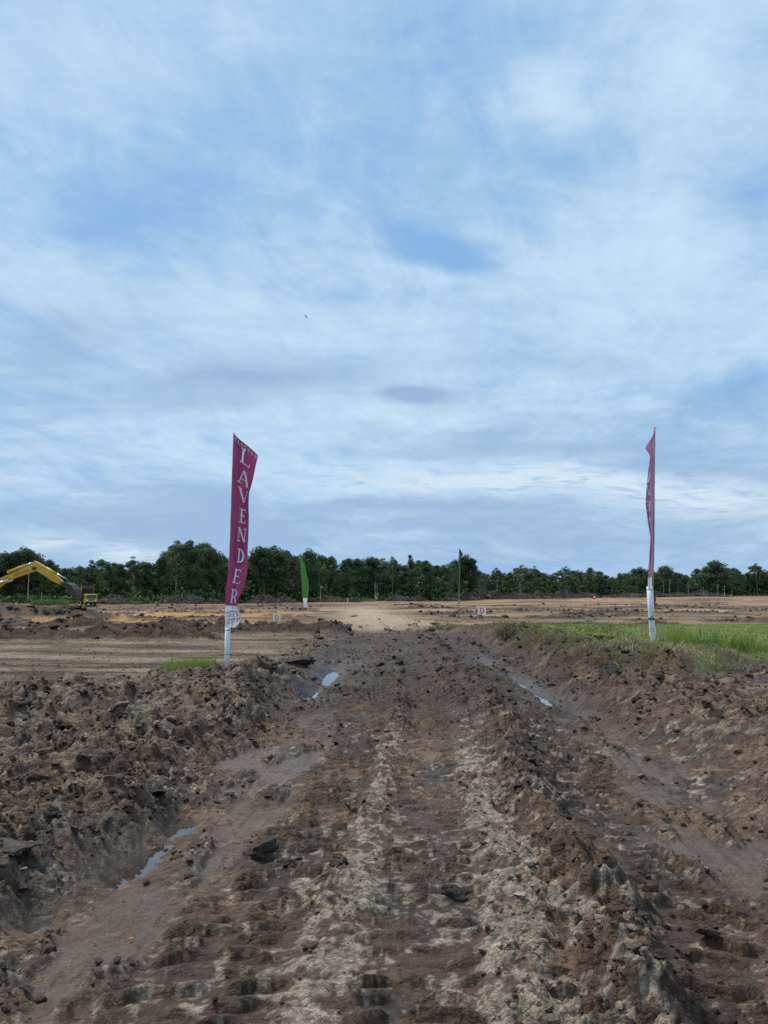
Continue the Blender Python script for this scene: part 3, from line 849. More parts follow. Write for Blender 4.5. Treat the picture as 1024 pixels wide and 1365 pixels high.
# ------------------------------------------------------------------ banners and flags
def quad_strokes(ch):
    """serif capitals as convex quads in a unit box, x right, y up"""
    Q = []
    TK, TN = 0.17, 0.065

    def rect(x0, y0, x1, y1): Q.append([(x0, y0), (x1, y0), (x1, y1), (x0, y1)])

    def diag(x0, y0, x1, y1, w_): Q.append([(x0 - w_ / 2, y0), (x0 + w_ / 2, y0), (x1 + w_ / 2, y1), (x1 - w_ / 2, y1)])

    def arc(cx, cy, rx, ry, a0, a1, w0, w1, n=12):
        P = []
        for i in range(n + 1):
            a = math.radians(a0 + (a1 - a0) * i / n); ww = w0 + (w1 - w0) * math.sin(PI * i / n)
            P.append(((cx + rx * math.cos(a), cy + ry * math.sin(a)), (cx + (rx - ww) * math.cos(a), cy + (ry - min(ww, ry * .9)) * math.sin(a))))
        for i in range(n): Q.append([P[i][0], P[i + 1][0], P[i + 1][1], P[i][1]])

    def serif(x, y, w_=0.34): rect(x - w_ / 2, y - TN / 2, x + w_ / 2, y + TN / 2)
    if ch == 'L':
        rect(.2, 0, .2 + TK, 1); serif(.285, .97); rect(.06, 0, .9, TN); Q.append([(.82, TN), (.9, TN), (.9, .3), (.87, .3)])
    elif ch == 'A':
        diag(.14, 0, .49, 1, TN); diag(.82, 0, .52, 1, TK); rect(.25, .32, .72, .32 + TN); serif(.14, .03, .3); serif(.82, .03, .34)
    elif ch == 'V':
        diag(.5, 0, .17, 1, TK); diag(.52, 0, .86, 1, TN); serif(.17, .97, .34); serif(.86, .97, .28)
    elif ch in 'EF':
        rect(.2, 0, .2 + TK, 1); rect(.06, 1 - TN, .82, 1); rect(.37, .48, .66, .48 + TN)
        Q.append([(.75, .8), (.79, .8), (.82, 1 - TN), (.75, 1 - TN)]); rect(.62, .4, .66, .62)
        if ch == 'E':
            rect(.06, 0, .86, TN); Q.append([(.79, TN), (.86, TN), (.87, .26), (.83, .26)])
        else: serif(.285, .03)
    elif ch == 'N':
        rect(.16, 0, .16 + TN, 1); rect(.8, 0, .8 + TN, 1); Q.append([(.7, 0), (.86, 0), (.28, 1), (.1, 1)])
        serif(.19, .03, .3); serif(.83, .97, .3)
    elif ch == 'D':
        rect(.2, 0, .2 + TK, 1); rect(.06, 0, .45, TN); rect(.06, 1 - TN, .45, 1); arc(.42, .5, .5, .5, -90, 90, TN, TK)
    elif ch in 'RPB':
        rect(.2, 0, .2 + TK, 1); rect(.06, 1 - TN, .45, 1); serif(.285, .03); rect(.37, .47, .5, .47 + TN); arc(.45, .735, .36, .265, -90, 90, TN, TK)
        if ch == 'R': diag(.86, 0, .52, .5, TK); serif(.9, .03, .16)
    elif ch == 'C': arc(.52, .5, .45, .5, 45, 315, TN, TK, 16)
    elif ch == 'G': arc(.52, .5, .45, .5, 45, 330, TN, TK, 16); rect(.55, .40, .95, .40 + TN); rect(.8, .1, .93, .42)
    elif ch == 'U': rect(.14, .3, .3, 1); rect(.74, .3, .82, 1); arc(.48, .34, .34, .34, 180, 360, TK, TN)
    elif ch == 'S': arc(.5, .74, .34, .26, 30, 270, TN, TK); arc(.5, .26, .36, .26, 90, -150, TN, TK)
    elif ch == 'T': rect(.42, 0, .58, 1); rect(.06, 1 - TN, .94, 1); rect(.06, .78, .12, 1); rect(.88, .78, .94, 1); serif(.5, .03)
    elif ch == 'O': arc(.5, .5, .42, .5, 0, 360, .12, .12, 18)
    elif ch == '8': arc(.5, .74, .32, .26, 0, 360, .1, .1, 14); arc(.5, .27, .38, .27, 0, 360, .1, .1, 14)
    elif ch == '2': arc(.5, .72, .36, .28, 170, -30, .12, .12); Q.append([(.08, 0), (.26, 0), (.86, .62), (.70, .62)]); rect(.08, 0, .9, .12)
    elif ch == '1': rect(.42, 0, .58, 1); Q.append([(.2, .78), (.42, .9), (.42, 1), (.2, .86)])
    elif ch == '-': rect(0, .3, 1, .7)
    return Q


def ribbon_mesh(name, quads, fn, mat, nsub=3, off=0.005):
    V, F = [], []
    for side in (1, -1):
        for q in quads:
            n0 = len(V)
            for j in range(nsub + 1):
                for i in range(nsub + 1):
                    a, b = i / nsub, j / nsub
                    x = (q[0][0] * (1 - a) + q[1][0] * a) * (1 - b) + (q[3][0] * (1 - a) + q[2][0] * a) * b
                    y = (q[0][1] * (1 - a) + q[1][1] * a) * (1 - b) + (q[3][1] * (1 - a) + q[2][1] * a) * b
                    p, nrm = fn(x, y); V.append(tuple(p + nrm * (off * side)))
            for j in range(nsub):
                for i in range(nsub):
                    k = n0 + j * (nsub + 1) + i
                    F.append((k, k + 1, k + nsub + 2, k + nsub + 1))
    me = bpy.data.meshes.new(name); me.from_pydata(V, [], F); me.materials.append(mat); return me


class Cloth:
    """a hanging strip: rows of (t, hoist pixel, fly pixel) turned into metres at the pole's distance"""
    def __init__(s, rows, D, lean, fold, ph=0.0, wl=7.0):
        s.t = [r[0] for r in rows]; s.D = D
        s.h = [at(r[1][0], r[1][1], D) for r in rows]; s.f = [at(r[2][0], r[2][1], D) for r in rows]
        s.lean, s.fold, s.ph, s.wl = lean, fold, ph, wl

    def raw(s, u, v):
        g = lambda A, k: float(np.interp(v, s.t, [q[k] for q in A]))
        hx, hz, fx, fz = g(s.h, 0), g(s.h, 2), g(s.f, 0), g(s.f, 2)
        e = u * u * (3 - 2 * u) * 0.3 + u * 0.7
        d = s.lean * u + s.fold * u * math.sin(s.wl * u + 8.5 * v + s.ph) + 0.5 * s.fold * u * math.sin(21 * v + 3 * u + s.ph)
        return Vector((hx + (fx - hx) * e, s.D + d, hz + (fz - hz) * u))

    def at(s, u, v):
        p = s.raw(u, v); e = 0.01
        n = (s.raw(min(u + e, 1), v) - s.raw(max(u - e, 0), v)).cross(s.raw(u, min(v + e, 1)) - s.raw(u, max(v - e, 0)))
        return p, (n.normalized() if n.length > 1e-9 else Vector((0, -1, 0)))

    def sheet(s, name, v0, v1, mat, parent, nu=14, nv=60):
        V = [tuple(s.raw(i / nu, v0 + (v1 - v0) * j / nv) - parent.location) for j in range(nv + 1) for i in range(nu + 1)]
        F = [(j * (nu + 1) + i, j * (nu + 1) + i + 1, (j + 1) * (nu + 1) + i + 1, (j + 1) * (nu + 1) + i) for j in range(nv) for i in range(nu)]
        me = bpy.data.meshes.new(name); me.from_pydata(V, [], F); me.materials.append(mat)
        me.polygons.foreach_set('use_smooth', [True] * len(F))
        return link(name, me, parent)

    def letter(s, ch, u, v, wu, hv, mat, root, parent, name='letter'):
        loc = root.location

        def fn(x, y):
            p, n = s.at(min(max(u + (x - .5) * wu, 0.0), 1.0), min(max(v - (y - .5) * hv, 0.001), 0.999)); return p - loc, n
        o = link(name, ribbon_mesh(name, quad_strokes(ch), fn, mat), parent); return o


def pole(root, pts, D, r0, r1, mat, name='bamboo_pole', nodes=True, sides=8):
    P = [at(px, py, D) - root.location for px, py in pts]
    n = 24; Q = []; Rr = []
    ts = np.linspace(0, len(P) - 1, n * 2)
    for k, t in enumerate(ts):
        i = min(int(t), len(P) - 2); f = t - i
        Q.append(P[i].lerp(P[i + 1], f)); r = r0 + (r1 - r0) * k / (2 * n - 1)
        Rr.append(r * (1.14 if nodes and k % 4 == 0 else 1.0))
    return MB().tube(Q, Rr, sides).build(name, mat, root, True)


# --- plum banner by the left verge
Dl = 15.0
bx = at(303, 893, Dl); base = (bx.x, Dl, gz(bx.x, Dl))
fl = thing('banner_flag', 'plum banner with white vertical lettering on a bamboo pole in a white pipe', 'flag', base, 0, 'plum banners flanking the mud road')
fl['label'] = 'plum banner with readable white vertical letters, pipe foot beside a grass tuft'
pole(fl, [(312, 577), (310, 640), (307.6, 720), (305.4, 770), (303.8, 838), (303.4, 872)], Dl - 0.02, 0.014, 0.021, M['bamboo'])
P0, P1 = at(303.6, 834, Dl) - fl.location, at(303.0, 880, Dl) - fl.location
mb = MB(); sd = 16; ring = []
for k in range(sd):
    a = 2 * PI * k / sd; ring.append((0.051 * math.cos(a), 0.051 * math.sin(a)))
mb.add([(P0.x + x, P0.y + y, P0.z) for x, y in ring] + [(P1.x + x, P1.y + y, P1.z) for x, y in ring] + [(P1.x - 0.02 + x * 0.35, P1.y + y * 0.35, P1.z - 0.14 - (0.10 if x < 0 else -0.02)) for x, y in ring],
       [(k, (k + 1) % sd, sd + (k + 1) % sd, sd + k) for k in range(sd)] + [(sd + k, sd + (k + 1) % sd, 2 * sd + (k + 1) % sd, 2 * sd + k) for k in range(sd)] + [tuple(range(sd)), tuple(range(2 * sd, 3 * sd))])
pp = mb.build('pipe', M['pvc'], fl, True)
for py in (840, 872):
    q = at(303.4, py, Dl) - fl.location
    MB().tube([q - Vector((0, 0, .006)), q + Vector((0, 0, .006))], 0.054, 16).build('wire_tie', M['cable'], pp, True)
rows = [(0, (312, 578), (342, 605)), (.12, (311.2, 609), (336.5, 630)), (.25, (310.2, 642), (330.5, 655)), (.4, (309.2, 680), (331.5, 687)),
        (.55, (308, 718), (329, 723)), (.68, (306.8, 748), (328.5, 752)), (.78, (303, 772), (323.5, 778)), (.86, (300.8, 790), (316.5, 797)),
        (.93, (300.3, 807), (313.8, 808)), (.965, (300.3, 820), (320.5, 819)), (.985, (300.3, 830), (321.5, 828)), (1, (300.5, 837), (312.5, 837))]
cl = Cloth(rows, Dl - 0.17, 0.14, 0.085, 0.6)
sh = cl.sheet('cloth', 0, .93, M['plum'], fl, 16, 90)
wh = cl.sheet('logo_panel', .93, 1, M['white_cloth'], fl, 16, 14); wh['label'] = 'white logo panel at the foot of the plum banner'
mids = [(a + b) / 2 for a, b in [(r[1][1], r[2][1]) for r in rows]]
vt = lambda py: float(np.interp(py, mids, [r[0] for r in rows]))
for ch, py, u in zip('LAVENDER', (608.5, 635, 659, 686.5, 712, 740.5, 768, 795), (.56, .58, .62, .62, .6, .6, .56, .6)):
    cl.letter(ch, u, vt(py), 0.56 if ch in 'AVN' else 0.46, vt(py + 9.3) - vt(py - 9.3), M['print'], fl, sh)
for i, ch in enumerate('CLUSTER'):
    cl.letter(ch, 0.10 + i * 0.135, 0.020, 0.11, 0.022, M['print'], fl, sh)
cl_fn = lambda x, y: (lambda r: (r[0] - fl.location, r[1]))(cl.at(x, y))
roof = [[(.05, .957), (.45, .950), (.45, .9525), (.05, .9595)], [(.45, .950), (.82, .9545), (.82, .957), (.45, .9525)], [(.2, .9765), (.85, .9745), (.85, .9765), (.2, .9785)]]
link('logo', ribbon_mesh('logo', roof, cl_fn, M['red'], 4), wh)
for i, ch in enumerate('LEEA'): cl.letter(ch, .22 + i * .15, .965, .12, .010, M['print_grey'], fl, wh)
for i, ch in enumerate('O82181'): cl.letter(ch, .16 + i * .13, .986 - .001 * i, .11, .008, M['print_grey'], fl, wh, 'digit')

# --- plum banner on the right mound, seen from behind, twisted round its pole
Dr = 16.4
bx = at(870.5, 862, Dr); base = (bx.x, Dr, gz(bx.x, Dr))
fr_ = thing('banner_flag', 'plum banner seen from behind, twisted tight round its pole on the grassy mound', 'flag', base, 0, 'plum banners flanking the mud road')
pole(fr_, [(872.6, 569.5), (871.6, 640), (871.2, 720), (869.4, 790), (869.2, 840)], Dr, 0.020, 0.026, M['bamboo'])
top, bot = at(866.2, 782, Dr - .03) - fr_.location, at(870.6, 862, Dr - .03) - fr_.location
pp = MB().tube([top, top.lerp(bot, .4), top.lerp(bot, .8), bot, bot + Vector((0.01, 0, -0.12))], [0.066, 0.064, 0.058, 0.04, 0.03], 16).build('pipe', M['pvc'], fr_, True)
for f, rr, th, mt_ in ((.53, 0.066, 0.012, 'black'), (.55, 0.0655, 0.012, 'red'), (.05, 0.068, 0.006, 'cable'), (.70, 0.062, 0.004, 'cable'), (.74, 0.062, .004, 'cable')):
    q = top.lerp(bot, f); MB().tube([q - Vector((0, 0, th)), q + Vector((0, 0, th))], rr, 16).build('band', M[mt_], pp, True)
qc = top.lerp(bot, .46)


def pipe_fn(x, y):
    a = (x - .5) * 1.1
    return Vector((qc.x + 0.0655 * math.sin(a), qc.y - 0.0655 * math.cos(a), qc.z + (y - .5) * 0.11)), Vector((math.sin(a), -math.cos(a), 0))


link('number', ribbon_mesh('number', [[((x * .62) + .38, y) for x, y in q] for q in quad_strokes('2')] + [[(.08, 0), (.26, 0), (.26, .18), (.08, .18)]], pipe_fn, M['black'], 3, 0.003), pp)
rows = [(0, (872.5, 570), (871.8, 571.5)), (.05, (872.3, 584), (865, 586)), (.1, (872.2, 596), (857.2, 598.5)), (.14, (872.1, 606), (864.8, 608.5)),
        (.2, (871.6, 622), (862.3, 624)), (.3, (871.1, 647), (860, 649)), (.42, (870.8, 672), (859.6, 673)), (.55, (870.6, 700), (861.6, 701)),
        (.65, (870.4, 720), (864.2, 721)), (.75, (870, 737), (863, 738)), (.85, (869.5, 755), (861, 756)), (.92, (869, 769), (861.2, 770)), (1, (868.5, 785), (862.3, 786))]
cr = Cloth(rows, Dr - 0.09, -0.12, 0.05, 2.2, 9.0)
sh = cr.sheet('cloth', 0, .92, M['plum2'], fr_, 16, 90); wh = cr.sheet('white_hem', .92, 1, M['white_cloth'], fr_, 12, 12)
for i, ch in enumerate('CLUSTER'): cr.letter(ch, 0.10 + i * 0.135, 0.087, 0.12, 0.034, M['print'], fr_, sh)
for ch, v in zip('LAVENDER', (.17, .25, .33, .43, .53, .63, .75, .86)): cr.letter(ch, .72, v, .5, .062, M['print'], fr_, sh)
t1 = Cloth([(0, (870.2, 788), (871.5, 788.5)), (.35, (870.5, 797), (875, 798)), (.7, (870.8, 808), (875.2, 809)), (1, (871, 816), (872.2, 817))], Dr + 0.03, 0.05, 0.03, 0.4)
t1.sheet('cloth_tail', 0, 1, M['plum'], fr_, 6, 14)
t2 = Cloth([(0, (870.8, 828), (872, 828.5)), (.4, (871, 835), (875, 836)), (.8, (871.6, 845), (875.8, 845)), (1, (872, 849), (874.5, 849))], Dr + 0.03, 0.05, 0.02, 1.4)
t2.sheet('cloth_tail', 0, 1, M['white_cloth'], fr_, 6, 12)


def small_flag(D, foot, ptop, pmid, rows, split, mats, label, group, polemat, r=(0.014, 0.024), lean=0.3):
    bx = at(foot[0], foot[1], D); z = gz(bx.x, D)
    o = thing('pole_flag', label, 'flag', (bx.x, D, z), 0, group)
    f2 = (foot[0], foot[1] + (bx.z - z + 0.12) * 1030 / D)
    pole(o, [ptop] + pmid + [f2], D, r[0], r[1], polemat, sides=6)
    c = Cloth(rows, D - r[1] - 0.03, lean, 0.06, 0.3)
    c.sheet('cloth', 0, split, mats[0], o, 8, 40); c.sheet('white_hem', split, 1, mats[1], o, 6, 10)
    return o


small_flag(56, (405.6, 823), (399.3, 737), [(402, 770), (404, 798)],
           [(0, (399.6, 738), (400.3, 738.6)), (.12, (400.2, 747), (404, 749)), (.28, (400.8, 758), (407.7, 760)), (.5, (401.8, 772), (410.4, 774)), (.64, (402.5, 782), (411.5, 783)),
            (.83, (404, 797), (409.3, 797.5)), (.92, (404.4, 804), (408.6, 804)), (1, (404.7, 810), (410.2, 809))], .83, (M['green_cloth'], M['white_cloth']),
           'green feather flag with white hem, spread open beside a D board', 'green flags along the sandy track', M['bamboo'])
small_flag(50, (611.5, 827), (612.8, 731), [(612.4, 760), (612.1, 800)],
           [(0, (612.8, 731), (613.1, 731.4)), (.09, (612.6, 737), (618, 738.8)), (.16, (612.4, 742), (613.7, 744.5)), (.24, (612.4, 749), (610.2, 750)), (.6, (612.2, 777), (609.6, 778)),
            (.84, (612.1, 799), (613.3, 799.5)), (1, (612, 812), (613.8, 812))], .84, (M['dgreen_cloth'], M['white_cloth']),
           'dark green flag furled round its pole, only the tip flying', 'green flags along the sandy track', M['bamboo_green'], (0.035, 0.055), 0.1)
gfar = 'far flags at the edge of the wood'
small_flag(172, (453.5, 803), (456.6, 777), [(455, 790)], [(0, (456.4, 778), (457, 778)), (.5, (455, 790), (456.2, 790)), (1, (453.7, 801), (454.8, 801))], .8,
           (M['plum2'], M['white_cloth']), 'far leaning flag furled on its pole beside a brush heap', gfar, M['pale_bark'], (0.03, 0.05), 0.1)
small_flag(172, (500.6, 803), (499.6, 776), [(500, 790)], [(0, (499.7, 777), (500.7, 777)), (.5, (500, 788), (501, 788)), (1, (500.3, 797), (502, 797))], .8,
           (M['plum2'], M['white_cloth']), 'taller of two far flags standing close together before the wood', gfar, M['pale_bark'], (0.05, 0.09), 0.1)
small_flag(176, (502.6, 802), (502.6, 778), [(502.6, 790)], [(0, (502.7, 779), (503.3, 779)), (.6, (502.7, 790), (503.6, 790)), (.8, (502.5, 794), (504.2, 794)), (1, (501.2, 799), (503.8, 799))], .62,
           (M['plum2'], M['white_cloth']), 'far flag with puffed white hem, shorter of the close pair', gfar, M['pale_bark'], (0.03, 0.06), 0.1)


# ------------------------------------------------------------------ plot boards
def board(cx, cy, D, size_px, label):
    p = at(cx, cy, D); z = gz(p.x, D); s = size_px / 1030 * D
    o = thing('plot_sign', label, 'sign', (p.x, D, z), 0, 'white D plot boards')
    h = p.z - z
    MB().box((0, 0.03, (h - s * .3) / 2 - .05), (0.045, 0.04, h - s * .3 + 0.1)).build('post', M['dead_wood'], o, bevel=0.004)
    bo = MB().box((0, 0, h), (s, 0.018, s)).build('board', M['board'], o, bevel=0.003)
    fn = lambda x, y: (Vector(((x - .5) * s * .62, -0.0125, h + (y - .5) * s * .72)), Vector((0, -1, 0)))
    link('letter', ribbon_mesh('letter', quad_strokes('D'), fn, M['red'], 1, 0.002), bo)
    return o


board(369, 823, 45.5, 10, 'small white board with red D beside the dark earth berm')
board(642.5, 814, 48, 11, 'small white board with red D on a short post in rough weeds')


# ------------------------------------------------------------------ excavator
ex = -31.6; EY = 56.0
EZ = gz(ex, EY)
E = thing('excavator', 'yellow crawler excavator reaching its arm over the dark earth mound', 'excavator', (ex, EY, EZ))
for sy in (-1.15, 1.15):
    out = []
    for k in range(24):
        a = PI / 2 + PI * k / 23 if k < 12 else -PI / 2 + PI * (k - 12) / 11
    L1, Rr = 1.55, 0.42
    for k in range(13): a = PI / 2 + PI * k / 12; out.append((-L1 + Rr * math.cos(a), Rr + 0.02 + Rr * math.sin(a)))
    for k in range(13): a = -PI / 2 + PI * k / 12; out.append((L1 + Rr * math.cos(a), Rr + 0.02 + Rr * math.sin(a)))
    tr_ = MB().prism(out, sy - 0.3, sy + 0.3).build('crawler_track', M['muddy_steel'], E, bevel=0.02)
    for i in range(18):
        for zz in (0.0, 0.88): MB().box((-1.6 + i * 0.188, sy, zz), (0.05, 0.62, 0.05)).build('track_shoe', M['muddy_steel'], tr_)
    for i in range(6): MB().tube([(-1.4 + i * .56, sy - .32, .3), (-1.4 + i * .56, sy + .32, .3)], 0.16, 12).build('roller', M['steel'], tr_)
MB().box((0, 0, 0.75), (1.6, 1.9, 0.45)).tube([(0, 0, .9), (0, 0, 1.1)], 0.62, 20).build('undercarriage', M['muddy_steel'], E, bevel=.02)
MB().prism([(-2.3, 1.12), (1.1, 1.12), (1.1, 1.45), (.2, 1.75), (-.4, 2.15), (-2.0, 2.15), (-2.3, 1.9)], -1.25, 1.25).build('upper_body', M['digger'], E, bevel=0.05)
MB().prism([(-2.75, 1.15), (-2.25, 1.12), (-2.25, 2.1), (-2.6, 2.0), (-2.75, 1.7)], -1.22, 1.22).build('counterweight', M['steel'], E, bevel=0.06)
cb = MB().prism([(-.35, 1.5), (1.25, 1.5), (1.3, 2.1), (.95, 2.95), (-.35, 2.98)], -1.24, -0.28).build('cab', M['digger'], E, bevel=0.04)
MB().prism([(.15, 2.12), (1.12, 2.12), (.85, 2.85), (.15, 2.85)], -1.252, -1.243).build('side_window', M['glass'], cb)
MB().prism([(-.28, 2.12), (.08, 2.12), (.08, 2.85), (-.28, 2.85)], -1.252, -1.243).build('side_window', M['glass'], cb)
MB().add([(1.306, -1.16, 2.15), (1.306, -.36, 2.15), (.985, -.36, 2.88), (.985, -1.16, 2.88)], [(0, 1, 2, 3)]).build('windscreen', M['glass'], cb)


def ep(px, py):
    p = at(px, py, EY); return (p.x - ex, p.z - EZ)


# boom: outline from the photograph, carried on to its foot on the upper body
boom = [(.55, 1.45), (.75, 1.95)] + [ep(-22, 780.5), ep(0, 771.5), ep(22, 762.5), ep(41, 753.5), ep(47.5, 755), ep(48.5, 760), ep(40, 763.5), ep(22, 769.5), ep(8, 775.5), ep(-2, 784), ep(-14, 798)] + [(1.0, 1.25)]
bm_ = MB().prism(boom, -0.24, 0.24).build('boom', M['digger'], E, bevel=0.03)
for (px, py, w_) in ((9, 772.6, .9), (32, 762.8, 1.15)):                 # dark lettering on the boom's flank
    mb = MB(); n = int(w_ / 0.16)
    d = Vector((*ep(px + 8, py - 3.4),)) - Vector((*ep(px, py),)); d = Vector((d.x, 0, d.y)).normalized()
    c0 = Vector((ep(px, py)[0], -0.244, ep(px, py)[1]))
    up = Vector((-d.z, 0, d.x))
    for i in range(n):
        c = c0 + d * ((i - n / 2) * 0.16)
        mb.add([c - d * .055 - up * .07, c - d * .02 - up * .07, c - d * .02 + up * .07, c - d * .055 + up * .07], [(0, 1, 2, 3)])
        mb.add([c + d * .02 - up * .07, c + d * .05 - up * .07, c + d * .03 + up * .07, c + d * .0 + up * .07], [(0, 1, 2, 3)])
    mb.build('lettering', M['black'], bm_)
stick = [ep(41.5, 751.5), ep(47, 747.5), ep(52, 750), ep(66, 759), ep(84, 774.5), ep(84.5, 778), ep(81, 779.5), ep(70, 774), ep(54, 763.5), ep(48.5, 760.5)]
st_ = MB().prism(stick, -0.17, 0.17).build('stick', M['digger'], E, bevel=0.025)
e = ep(47.3, 757.5); MB().tube([(e[0], -.3, e[1]), (e[0], .3, e[1])], 0.12, 16).build('pivot_pin', M['steel'], st_, True)


def ram(a, b, f, y, r, parent):
    A, B = ep(*a), ep(*b); A = Vector((A[0], y, A[1])); B = Vector((B[0], y, B[1])); C_ = A.lerp(B, f)
    rm = MB().tube([A, C_], r, 12).build('hydraulic_ram', M['digger'], parent, True)
    MB().tube([C_, B], r * 0.55, 12).build('ram_rod', M['chrome'], rm, True)


ram((10, 763), (43, 750), .72, 0, 0.10, E); ram((62, 757), (87, 771), .55, 0, 0.085, E)
for sy in (-.36, .36):
    A, B = Vector((1.05, sy, 1.3)), Vector((ep(14, 773)[0], sy, ep(14, 773)[1])); C_ = A.lerp(B, .6)
    rm = MB().tube([A, C_], 0.10, 12).build('hydraulic_ram', M['digger'], E, True); MB().tube([C_, B], .055, 12).build('ram_rod', M['chrome'], rm, True)
MB().prism([ep(86, 770), ep(90, 772), ep(94, 780), ep(91, 781)], -.12, .12).build('bucket_link', M['muddy_steel'], E, bevel=.01)
bk = []
for px, py in ((84, 776), (92, 776.5), (99, 780), (103.5, 786), (105.5, 793), (104, 798.5), (101.5, 797), (99, 791), (94, 784.5), (87, 780.5)): bk.append(ep(px, py))
bu = MB().prism(bk, -.6, .6).build('bucket', M['muddy_steel'], E, bevel=.015)
tq = ep(103, 797)
for i in range(5): MB().prism([(tq[0] - .05, tq[1]), (tq[0] + .06, tq[1]), (tq[0] + .0, tq[1] - .22)], -.58 + i * .26, -.48 + i * .26).build('tooth', M['steel'], bu)


# ------------------------------------------------------------------ dump truck
TD = 110.0
tp = at(117, 814, TD); tz = gz(tp.x, TD)
T = thing('dump_truck', 'yellow dump truck with its tipping bed raised, by the wood edge', 'truck', (tp.x, TD, tz), math.radians(-58))
T.scale = (.82, .82, .82)
# local axes: +x forward
cabm = MB().prism([(1.05, .55), (2.75, .55), (2.78, 1.15), (2.55, 1.95), (1.15, 2.0), (1.05, 1.9)], -.93, .93).build('cab', M['truckpaint'], T, bevel=.05)
MB().add([(2.79, -.82, 1.22), (2.79, .82, 1.22), (2.60, .78, 1.86), (2.60, -.78, 1.86)], [(0, 1, 2, 3)]).build('windscreen', M['glass'], cabm)
for sy in (-1, 1):
    dr = MB().prism([(1.45, .7), (2.5, .7), (2.52, 1.15), (2.4, 1.85), (1.45, 1.85)], sy * .935, sy * .945).build('door', M['truckpaint'], cabm)
    MB().prism([(1.55, 1.25), (2.42, 1.25), (2.32, 1.78), (1.55, 1.78)], sy * .946, sy * .955).build('side_window', M['glass'], dr)
    MB().box((2.80, sy * .68, .88), (.06, .3, .2)).build('headlight', M['board'], cabm, bevel=.015)
    MB().tube([(2.7, sy * .95, 1.5), (2.85, sy * 1.15, 1.6)], .02, 6).box((2.85, sy * 1.15, 1.5), (.04, .14, .3)).build('mirror', M['black'], cabm)
MB().box((2.85, 0, .56), (.14, 1.9, .26)).build('bumper', M['black'], T, bevel=.03)
MB().box((2.80, 0, 1.02), (.03, 1.0, .16)).build('grille', M['black'], cabm)
MB().box((-.35, .4, .78), (4.6, .1, .2)).box((-.35, -.4, .78), (4.6, .1, .2)).box((.6, 0, .78), (.1, .7, .16)).box((-2.3, 0, .78), (.1, .7, .16)).build('chassis', M['steel'], T)
for x in (2.0, -1.4):
    for sy in (-1, 1):
        wl = MB().tube([(x, sy * .62, .42), (x, sy * .67, .42), (x, sy * .85, .42), (x, sy * .9, .42)], [.36, .42, .42, .36], 18).build('wheel', M['rubber'], T, True)
        MB().tube([(x, sy * .9, .42), (x, sy * .915, .42)], .2, 14).build('rim', M['truckpaint'], wl, True)
tilt = Matrix.Rotation(math.radians(-46), 4, 'Y'); hinge = Vector((-2.45, 0, .95))


def tb(mb): mb.v = [tuple(hinge + tilt @ Vector(p)) for p in mb.v]; return mb


bd = tb(MB().box((1.4, 0, .05), (2.9, 1.9, .1)).box((2.8, 0, .5), (.08, 1.9, .85)).box((1.4, .93, .42), (2.85, .06, .7)).box((1.4, -.93, .42), (2.85, .06, .7))).build('tipping_bed', M['muddy_steel'], T)
for sy in (-1, 1):
    tb(MB().box((1.4, sy * .975, .75), (2.9, .03, .16)).box((1.4, sy * .975, .12), (2.9, .03, .16))).build('side_rail', M['truckpaint'], bd)
    mb = MB()
    for i in range(6): mb.box((.1 + i * .53, sy * .98, .44), (.09, .035, .5))
    tb(mb).build('side_ribs', M['truckpaint'], bd)
tb(MB().box((2.95, 0, .95), (.5, 2.0, .06)).box((2.86, 0, .5), (.03, .5, .3))).build('cab_guard', M['steel'], bd)
tb(MB().box((.0, 0, .5), (.06, 1.86, .8))).build('tailgate', M['truckpaint'], bd)
q = hinge + tilt @ Vector((2.0, 0, 0)); MB().tube([(-.6, 0, .85), tuple(q)], .08, 10).build('lift_ram', M['chrome'], T, True)


